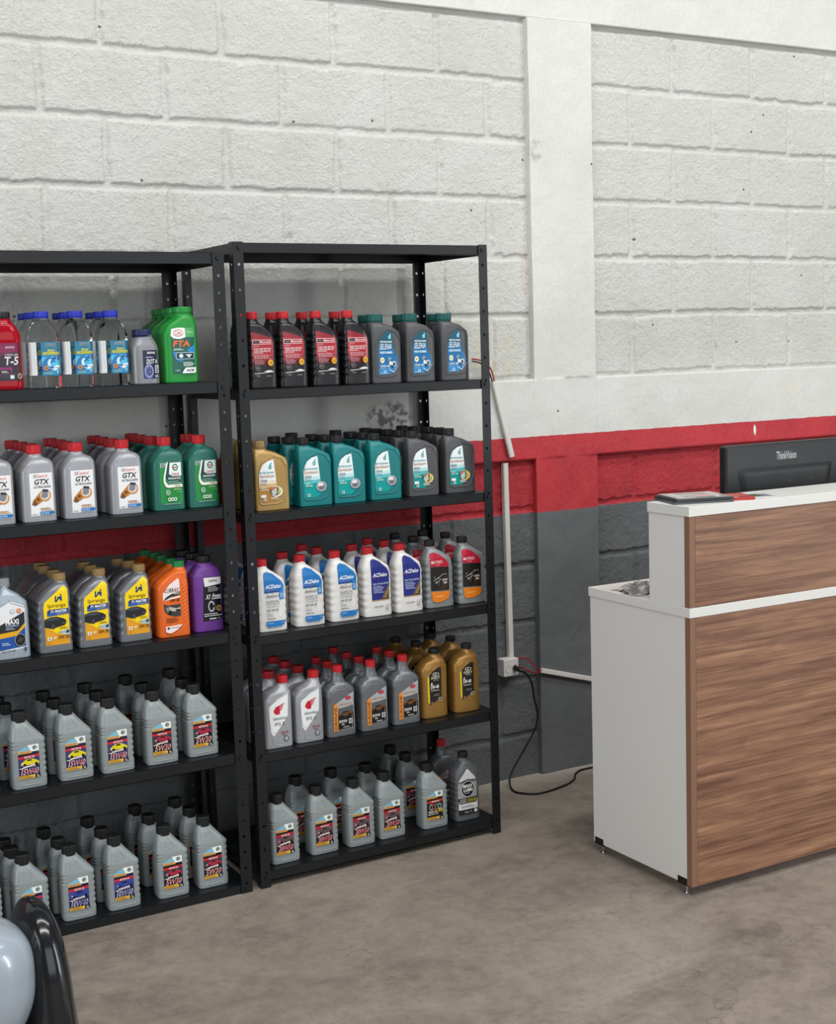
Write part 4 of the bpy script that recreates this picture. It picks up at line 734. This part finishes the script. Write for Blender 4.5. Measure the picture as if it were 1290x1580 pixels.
place('acb', 'R3', [[(1.162, -.390), (1.156, -.294)], [(1.279, -.388), (1.280, -.286), (1.262, -.201)]])
place('mot', 'R3', [[(1.393, -.388), (1.398, -.273), (1.390, -.161)], [(1.518, -.388), (1.533, -.259), (1.502, -.157)]])
place('ide', 'R4', [[(.838, -.408), (.829, -.331), (.826, -.255)], [(.947, -.404), (.936, -.317), (.930, -.233), (.928, -.146)]])
place('eur', 'R4', [[(1.030, -.407), (1.032, -.334), (1.027, -.262)], [(1.149, -.406), (1.146, -.333), (1.141, -.255), (1.142, -.157)], [(1.269, -.402), (1.268, -.319), (1.261, -.246)]])
place('spd', 'R4', [[(1.398, -.388), (1.405, -.257), (1.384, -.154)], [(1.524, -.388), (1.543, -.256), (1.510, -.178)]])
place('gp', 'R5', [[(.803, -.402)], [(.941, -.398)], [(1.071, -.402)], [(1.187, -.396)]], 'front row of right rack')
GPB = [((.932, -.271), 'between the first and second front bottles'), ((1.063, -.265), 'between the second and third front bottles'), ((1.182, -.282), 'between the third and fourth front bottles'), ((1.352, -.253), 'just behind the gear oil bottle'), ((1.350, -.15), 'farthest behind the gear oil bottle')]
for (x, y), wh in GPB:
    o = copy_tree(PROTO['gp']); o.location = (x-SH['grey'].cap[0]*SH['grey'].w, y, LZ['R5']+.0002); o['label'] = 'grey oil bottle, black cap, bottom of right rack, '+wh
place('g90', 'R5', [[(1.351, -.394)]])
place('maxx', 'R5', [[(1.495, -.394)]])
o = copy_tree(PROTO['eur']); o.location = (1.520, -.209, LZ['R5']+.0002); o['label'] = 'slim-necked grey oil bottle with red cap, lowest shelf behind striped label bottle'
del o['group']

# ------------------------------------------------------------------ reception counter
CT = empty('reception_counter', (1.737, -1.262, 0), 'white two-level reception counter with walnut front panels beside the racks', 'counter', rz=-.004)
def cpart(name, boxes, m, parent=CT, bev=.0012):
    bm = bmesh.new()
    for (a, b, c, d, e, f) in boxes: box(bm, a, b, c, d, e, f, bev)
    return from_bm(name, bm, m, parent)
CL = 1.45   # length
cpart('side_panel', [(.003, .021, .0245, .476, .034, .8345)], WHITE_LAM)
cpart('side_panel', [(CL-.021, CL-.003, .0245, .476, .034, .8345)], WHITE_LAM)
cpart('worktop', [(0, CL, 0, .481, .835, .8635)], WHITE_LAM)
cpart('riser_panel', [(.003, .021, .0245, .183, .864, 1.1275), (CL-.021, CL-.003, .0245, .183, .864, 1.1275), (.0215, CL-.0215, .165, .183, .864, 1.1275)], WHITE_LAM)
cpart('counter_top', [(0, CL, 0, .186, 1.128, 1.157)], WHITE_LAM)
lf = cpart('lower_front_panel', [(.024, CL-.003, .0015, .024, .032, .8345)], WOOD); lf['label'] = 'lower walnut panel'
cpart('edge_trim', [(.002, .0236, .0012, .024, .032, .8345)], TRIMWOOD, lf)
uf = cpart('upper_front_panel', [(.024, CL-.003, .0015, .024, .864, 1.1275)], WOOD); uf['label'] = 'upper walnut panel'
cpart('edge_trim', [(.002, .0236, .0012, .024, .864, 1.1275)], TRIMWOOD, uf)
for (fx, fy) in ((.012, .045), (.012, .448), (CL-.012, .045), (CL-.012, .448)):
    sg = 1 if fx < .5 else -1; bm = bmesh.new()
    box(bm, fx-.0095, fx-.0075, fy-.022, fy+.022, .030, .052, .0008); box(bm, fx-.009, fx+.03, fy-.022, fy+.022, .0285, .033, .0008)
    br = from_bm('foot_bracket', bm, STEEL, CT); bm = bmesh.new()
    lathe(bm, [(.010, 0), (.010, .005), (.008, .007), (.004, .008), (.004, .029)], fx+.004, fy-.004, 20)
    from_bm('levelling_foot', bm, CHROME, br)

# things lying on the counter
def sheet_stack(name, cx, cy, w, d, z0, t, rz, mats, label, cat, bow=.0):
    bm = bmesh.new(); n = 14
    for k, (z, tt) in enumerate(((0, t),)):
        top = {}; 
        for i in range(n+1):
            for j in range(n+1):
                x = (i/n-.5)*w; y = (j/n-.5)*d; b = bow*((abs(i/n-.5)*2)**3)
                top[i, j, 1] = bm.verts.new((x, y, tt+b)); top[i, j, 0] = bm.verts.new((x, y, b*.6))
        for i in range(n):
            for j in range(n):
                f = bm.faces.new((top[i, j, 1], top[i+1, j, 1], top[i+1, j+1, 1], top[i, j+1, 1])); f.material_index = 1
                bm.faces.new((top[i, j, 0], top[i, j+1, 0], top[i+1, j+1, 0], top[i+1, j, 0]))
        for i in range(n):
            bm.faces.new((top[i, 0, 0], top[i+1, 0, 0], top[i+1, 0, 1], top[i, 0, 1])); bm.faces.new((top[i+1, n, 0], top[i, n, 0], top[i, n, 1], top[i+1, n, 1]))
            bm.faces.new((top[0, i+1, 0], top[0, i, 0], top[0, i, 1], top[0, i+1, 1])); bm.faces.new((top[n, i, 0], top[n, i+1, 0], top[n, i+1, 1], top[n, i, 1]))
    o = from_bm(name, bm, mats); o.location = (cx, cy, z0); o.rotation_euler = (0, 0, rz)
    return tag(o, label, cat)
def flat_print(name, els, w, d, zt, parent, lab_=None):
    """printed areas on a sheet's upper face: (x0,x1,y0,y1,colour) in metres"""
    bm = bmesh.new(); cols = []
    for k, (x0, x1, y0, y1, c) in enumerate(els):
        if c not in cols: cols.append(c)
        f = bm.faces.new([bm.verts.new((x, y, zt+.0002+.0001*k)) for x, y in ((x0, y0), (x1, y0), (x1, y1), (x0, y1))]); f.material_index = cols.index(c)
    return from_bm(name, bm, [lab(c) for c in cols], parent)
gf = plastic('grey_vinyl_folder', '#4c5052', .38); gf2 = plastic('dark_vinyl_folder', '#383b3d', .38)
sheet_stack('folder', 1.853, -1.150, .185, .150, 1.1572, .006, -.30, [gf, gf], 'dark grey folder at the bottom of the pile on the counter top', 'folder', .001)
sheet_stack('folder', 1.856, -1.147, .180, .150, 1.1645, .005, -.26, [gf2, gf2], 'charcoal folder in the middle of the pile on the counter top', 'folder', .001)
mg = sheet_stack('magazine', 1.856, -1.146, .165, .140, 1.1707, .003, -.29, [lab('#8b8e8d'), lab('#a5a6a2')], 'grey magazine with pictured cover on top of the pile of folders', 'magazine', .0008)
flat_print('cover_print', [(-.06, .055, -.07, .06, '#c9c6bf'), (-.05, .0, -.06, .0, '#8d8f8c'), (.005, .05, -.05, .02, '#b58d84'), (-.045, .05, .02, .05, '#777a79'), (-.02, .04, -.068, -.052, '#4f5254')], .15, .16, .0032, mg)
rb = sheet_stack('booklet', 1.985, -1.178, .085, .13, 1.1572, .007, -.42, [plastic('red_card', '#b3342f', .4), lab('#c4473f')], 'red booklet beside the dark pile on the counter top', 'booklet', .0008)
flat_print('cover_print', [(-.03, .03, -.02, .045, '#cf7468'), (-.03, .0, -.055, -.03, '#d9a49a')], .085, .13, .0072, rb)
cd = sheet_stack('leaflet', 2.075, -1.18, .085, .10, 1.1572, .0012, -.30, [lab('#d5d5d3'), lab('#d8d8d6')], 'white leaflet with a picture lying right of the red booklet', 'leaflet', .0)
flat_print('leaflet_print', [(-.03, .01, -.03, .03, '#5c6a45'), (.012, .035, -.03, .02, '#8f93b0')], .085, .1, .0014, cd)

def crumpled_rag():
    n = 64; xs = np.linspace(-1, 1, n); X, Y = np.meshgrid(xs, xs)
    a = vnoise(n, n, 7); b = vnoise(n, n, 13); c = vnoise(n, n, 4)
    R2 = np.sqrt(X**2+Y**2); edge = 1-.30*(b)
    h = np.abs(np.sin(9*(X*.5+b*2.2)+6*Y))**.7*.62+np.abs(np.sin(7*(Y*.9+a*1.4)-3*X))*.38+c*.2
    fall = np.clip(1.12-R2, 0, 1)**.55
    Z = .0015+.020*h*fall+.012*fall
    Xw = X*.070*(1+.35*a)*edge; Yw = Y*.068*(1+.35*b)
    o = grid_mesh('cleaning_rag', Xw, Yw, np.maximum(Z, .001), mat('grey_cotton', '#716f6b', .85))
    md = o.modifiers.new('cloth', 'SOLIDIFY'); md.thickness = .0012
    m = o.data.materials[0]; N, L, B = nodes(m); tc = N.new('ShaderNodeTexCoord')
    cc = mixc(N, L, mrange(N, L, noise(N, L, tc.outputs['Object'], 22, 4), .4, .6), lin('#6f6d6a'), lin('#cfccc6')); L.new(cc, B.inputs['Base Color'])
    o.location = (1.822, -.948, .8642); tag(o, 'crumpled grey cleaning rag on the low end of the white counter', 'rag')
crumpled_rag()

# monitor seen from behind
MN = empty('computer_monitor', (2.42, -.94, .8635), 'black computer monitor seen from behind over the counter top', 'monitor')
MB_ = plastic('monitor_black', '#1e2022', .42)
def mbox(name, bx, bev, m, parent): bm = bmesh.new(); box(bm, *bx, bev, 3); return from_bm(name, bm, m, parent, False)
mw = .2585; zt = .4255; zb = .105
sh_ = mbox('housing', (-mw, mw, -.012, .022, zb, zt), .008, MB_, MN)
bm = bmesh.new()   # raised electronics cover with curved shoulders
def prof(t): return t*t*(3-2*t)
nx, nz = 40, 24; V = {}
for i in range(nx+1):
    for j in range(nz+1):
        u = i/nx*2-1; v = j/nz
        wx = .155+.055*prof(v)
        x = u*wx; z = zb+.02+v*(.350-.125)
        e = min(1, (1-abs(u))/.10, v/.1+.02, (1-v)/.06)
        V[i, j] = bm.verts.new((x, -.0115-.009*prof(max(0, e)), z))
for i in range(nx):
    for j in range(nz): bm.faces.new((V[i, j], V[i+1, j], V[i+1, j+1], V[i, j+1]))
from_bm('rear_cover', bm, MB_, MN, True)
mbox('screen', (-mw+.012, mw-.012, .0225, .0235, zb+.014, zt-.012), 0, mat('dark_screen', '#0a0b0d', .15), MN)
mbox('stand_neck', (-.035, .035, -.060, -.034, .012, zb+.12), .006, MB_, MN)
mbox('stand_base', (-.11, .11, -.095, .075, 0, .012), .005, MB_, MN)
lg = label_mesh('logo', [t_('ThinkVision', 0, 1, 0, 1, '#b9bbbd', .015)], lambda x, z: 0, .088, .026, sh_, .0003); lg.location = (-.04, -.0118, .370)
for dx in (.008, .106):
    bm = bmesh.new(); lathe(bm, [(.0016, 0), (.0016, .0012), (.0008, .0016)], 0, 0, 10); s = from_bm('screw', bm, CHROME, MN); s.location = (dx, -.0206, .30); s.rotation_euler = (PI/2, 0, 0)

# ------------------------------------------------------------------ wiring on the wall
def duct(p0, p1, w, dep, y, label):
    a, b = Vector(p0), Vector(p1); d = b-a; L_ = d.length; ang = math.atan2(d.z, d.x)
    bm = bmesh.new(); box(bm, 0, L_, -dep, 0, -w/2, w/2, .0012); box(bm, .001, L_-.001, -dep-.0016, -dep+.0004, -w/2+.0022, w/2-.0022, .0008)
    o = from_bm('cable_duct', bm, DUCT); o.location = (a.x, y, a.z); o.rotation_euler = (0, -ang, 0)
    return tag(o, label, 'cable duct')
duct((1.892, 0, 1.502), (1.962, 0, 1.222), .021, .012, -.0285, 'short slanting white cable duct across the red and white paint')
duct((1.944, 0, 1.200), (1.950, 0, .474), .021, .018, -.004, 'long upright white cable duct running down to the wall socket')
duct((2.074, 0, .407), (2.62, 0, .250), .019, .012, -.0275, 'white cable duct sloping behind the counter from the red wires')
def wire(name, pts, r, m, label, cat):
    bm = bmesh.new(); tube(bm, pts, r, 8); o = from_bm(name, bm, m, None, True); return tag(o, label, cat)
wire('electric_wire', [(1.80, -.035, 1.585), (1.845, -.036, 1.575), (1.880, -.036, 1.545), (1.894, -.036, 1.495)], .0028, REDW, 'red wire entering the top of the slanting duct', 'wire')
wire('electric_wire', [(1.80, -.036, 1.577), (1.836, -.036, 1.568), (1.868, -.037, 1.540), (1.886, -.037, 1.495)], .0028, BLKW, 'black wire entering the top of the slanting duct', 'wire')
wire('electric_wire', [(1.958, -.028, .462), (1.985, -.030, .468), (2.015, -.034, .458), (2.045, -.036, .428), (2.068, -.034, .410), (2.085, -.033, .403)], .0026, REDW, 'upper red wire looping from wall socket to sloping duct', 'wire')
wire('electric_wire', [(1.958, -.026, .444), (1.99, -.030, .428), (2.03, -.036, .408), (2.062, -.035, .402), (2.085, -.034, .400)], .0026, REDW, 'lower red wire running from wall socket to sloping duct', 'wire')
SK = empty('wall_socket', (1.930, -.004, .441), 'white double wall socket below the upright cable duct', 'socket')
bm = bmesh.new(); box(bm, -.033, .033, -.045, 0, -.033, .033, .004, 3); from_bm('box', bm, DUCT, SK)
for dx in (-.014, .0145):
    bm = bmesh.new(); Vv = []
    for (r0, y) in ((.0125, -.0452), (.0118, -.0468), (.0100, -.0468), (.0094, -.0400), (.0001, -.0400)):
        Vv.append([bm.verts.new((dx+r0*math.cos(2*PI*k/6+PI/6)*1.0, y, r0*1.55*math.sin(2*PI*k/6+PI/6)-.003)) for k in range(6)])
    for A, B_ in zip(Vv, Vv[1:]):
        for k in range(6): bm.faces.new((A[k], A[(k+1) % 6], B_[(k+1) % 6], B_[k]))
    from_bm('outlet', bm, plastic('ivory_pvc', '#c9c7c2', .4), SK)
PL = empty('power_plug', (1.9445, -.0500, .4385), 'black power plug with cord in the right hole of the wall socket', 'plug')
bm = bmesh.new(); tube(bm, [(0, -.001, 0), (.001, -.013, -.001), (.004, -.026, -.003)], [.0105, .0085], 14); tube(bm, [(.004, -.024, -.003), (.013, -.034, -.009), (.024, -.038, -.017)], [.0078, .0042], 12); from_bm('plug_body', bm, BLK, PL, True)
pts = [(1.968, -.088, .4215), (1.990, -.090, .385), (2.005, -.085, .32), (2.022, -.08, .255), (2.012, -.075, .20), (1.975, -.07, .14), (1.925, -.068, .075), (1.890, -.080, .030), (1.872, -.120, .006), (1.872, -.17, .0045), (1.93, -.216, .0045), (2.055, -.195, .0045), (2.13, -.155, .0045), (2.18, -.10, .0045), (2.25, -.075, .0045), (2.45, -.10, .0045)]
bm = bmesh.new(); tube(bm, [(a-PL.location.x, b-PL.location.y, c-PL.location.z) for a, b, c in pts], .0036, 8); from_bm('cord', bm, BLKW, PL, True)

# ------------------------------------------------------------------ glossy shell standing in the near left corner
def shell_part(name, mid, half, dep, y, z0, z1, dome, p, m, parent, n=2.3, crest=None, neck=0.):
    """closed shell lofted up the z axis: mid/half/dep are (z, value) tables; domed top of height `dome`; optional raised crest"""
    T = lambda tab, z: float(np.interp(z, [a for a, b in tab], [b for a, b in tab]))
    N_ = 90; zs = [z0+(z1-dome-z0)*i/30 for i in range(30)]+[z1-dome+dome*math.sin(PI/2*i/60) for i in range(60)]+[z1-1e-5]
    bm = bmesh.new(); rings = []; S_ = 120
    for z in zs:
        q = max(0., (z-(z1-dome))/dome); k = max(.02, (1-min(.99999, q)**p)**(1/p))
        if neck and z < z1-dome: k = 1-neck*min(1., ((z1-dome-z)/.124)**2)
        m_, h, d = T(mid, z), T(half, z)*k, T(dep, z)*k; ring = []; t_ = (z-z0)/(z1-z0)
        for j in range(S_):
            t = 2*PI*j/S_; c, sn = math.cos(t), math.sin(t); e = 1.
            if crest and sn < 0:  # crest added to the shape so a highlight streak runs along it
                u0 = .1+.55*math.sin(PI*.62*t_)
                e += crest*math.exp(-((c-u0)/.22)**2)*min(1, k*1.2)
            ring.append(bm.verts.new((m_+h*math.copysign(abs(c)**(2/n), c), y+e*d*math.copysign(abs(sn)**(2/n), sn), z)))
        rings.append(ring)
    for P, Q in zip(rings, rings[1:]):
        for j in range(S_): bm.faces.new((P[j], P[(j+1) % S_], Q[(j+1) % S_], Q[j]))
    bm.faces.new(rings[0][::-1]); bm.faces.new(rings[-1])
    return from_bm(name, bm, m, parent, True)
GL = empty('wheel_guard', (-.27, -1.42, 0), 'glossy black and pale blue rounded machine shell at lower left before the left rack', 'machine shell')
glb = mat('gloss_black_shell', '#14171b', .17, 0, .5, coat=.25); glw = mat('pale_blue_gloss_shell', '#a3aeb9', .22, .1, .5, coat=.5)
shell_part('black_shell', [(0, .078), (.30, .072), (.493, .066)], [(0, .079), (.20, .066), (.30, .058), (.493, .053)], [(0, .16), (.30, .135), (.493, .12)], .02, .02, .493, .20, 2.5, glb, GL, 2.2, .07)
shell_part('blue_shell', [(0, -.16), (.5, -.16)], [(0, .206), (.5, .206)], [(0, .13), (.5, .13)], -.03, .02, .496, .136, 3.4, glw, GL, 2.6, None, .245)
bm = bmesh.new(); lathe(bm, [(.21, 0), (.21, .008), (.17, .020), (.06, .028)], .02, .06, 48); from_bm('base', bm, plastic('dark_grey_base', '#3c3b3a', .5), GL, True)

# ------------------------------------------------------------------ light: overhead lamps of the workshop and daylight from the open side
# daylight comes through the gate and door gap; the left light is added fill
w = bpy.data.worlds.new('workshop_daylight'); w.use_nodes = True; SC.world = w
bg = w.node_tree.nodes['Background']; bg.inputs[0].default_value = (.93, .97, 1., 1); bg.inputs[1].default_value = .16
def area(name, loc, sx, sy, power, target=None, col=(1, .985, .95)):
    l = bpy.data.lights.new(name, 'AREA'); l.shape = 'RECTANGLE'; l.size = sx; l.size_y = sy; l.energy = power; l.color = col
    o = link(bpy.data.objects.new(name, l)); o.location = loc
    d = (Vector(target)-Vector(loc)).normalized() if target else Vector((0, 0, -1))
    o.rotation_euler = d.to_track_quat('-Z', 'Y').to_euler()
area('ceiling_lamp_row', (1.6, -2.6, 6.2), 9.0, .5, 198, (1.6, -1.6, 0), (1, .99, .965))
area('ceiling_lamp_row_far', (1.2, -5.4, 6.4), 9.0, .6, 322, (1.2, -2.4, 0), (1, .99, .965))
area('open_gate_daylight', (1.5, -10.0, 3.0), 8.0, 4.0, 190, (1.2, 0, 1.0), (.93, .97, 1))
area('left_side_fill', (-7.0, -4.0, 2.6), 4.0, 4.0, 240, (1.5, -1.6, .8), (.95, .98, 1))  # added fill from the left, brightens the counter's side panel
area('door_gap_daylight', (6.2, -5.6, 1.8), .45, 3.4, 90, (1.0, -.4, 1.1), (.95, .98, 1))
SC.view_settings.view_transform = 'Standard'; SC.view_settings.look = 'None'; SC.view_settings.gamma = 1; SC.view_settings.use_curve_mapping = False
SC.view_settings.exposure = .0
SC.cycles.sample_clamp_indirect = 4; SC.cycles.max_bounces = 8; SC.cycles.transparent_max_bounces = 8
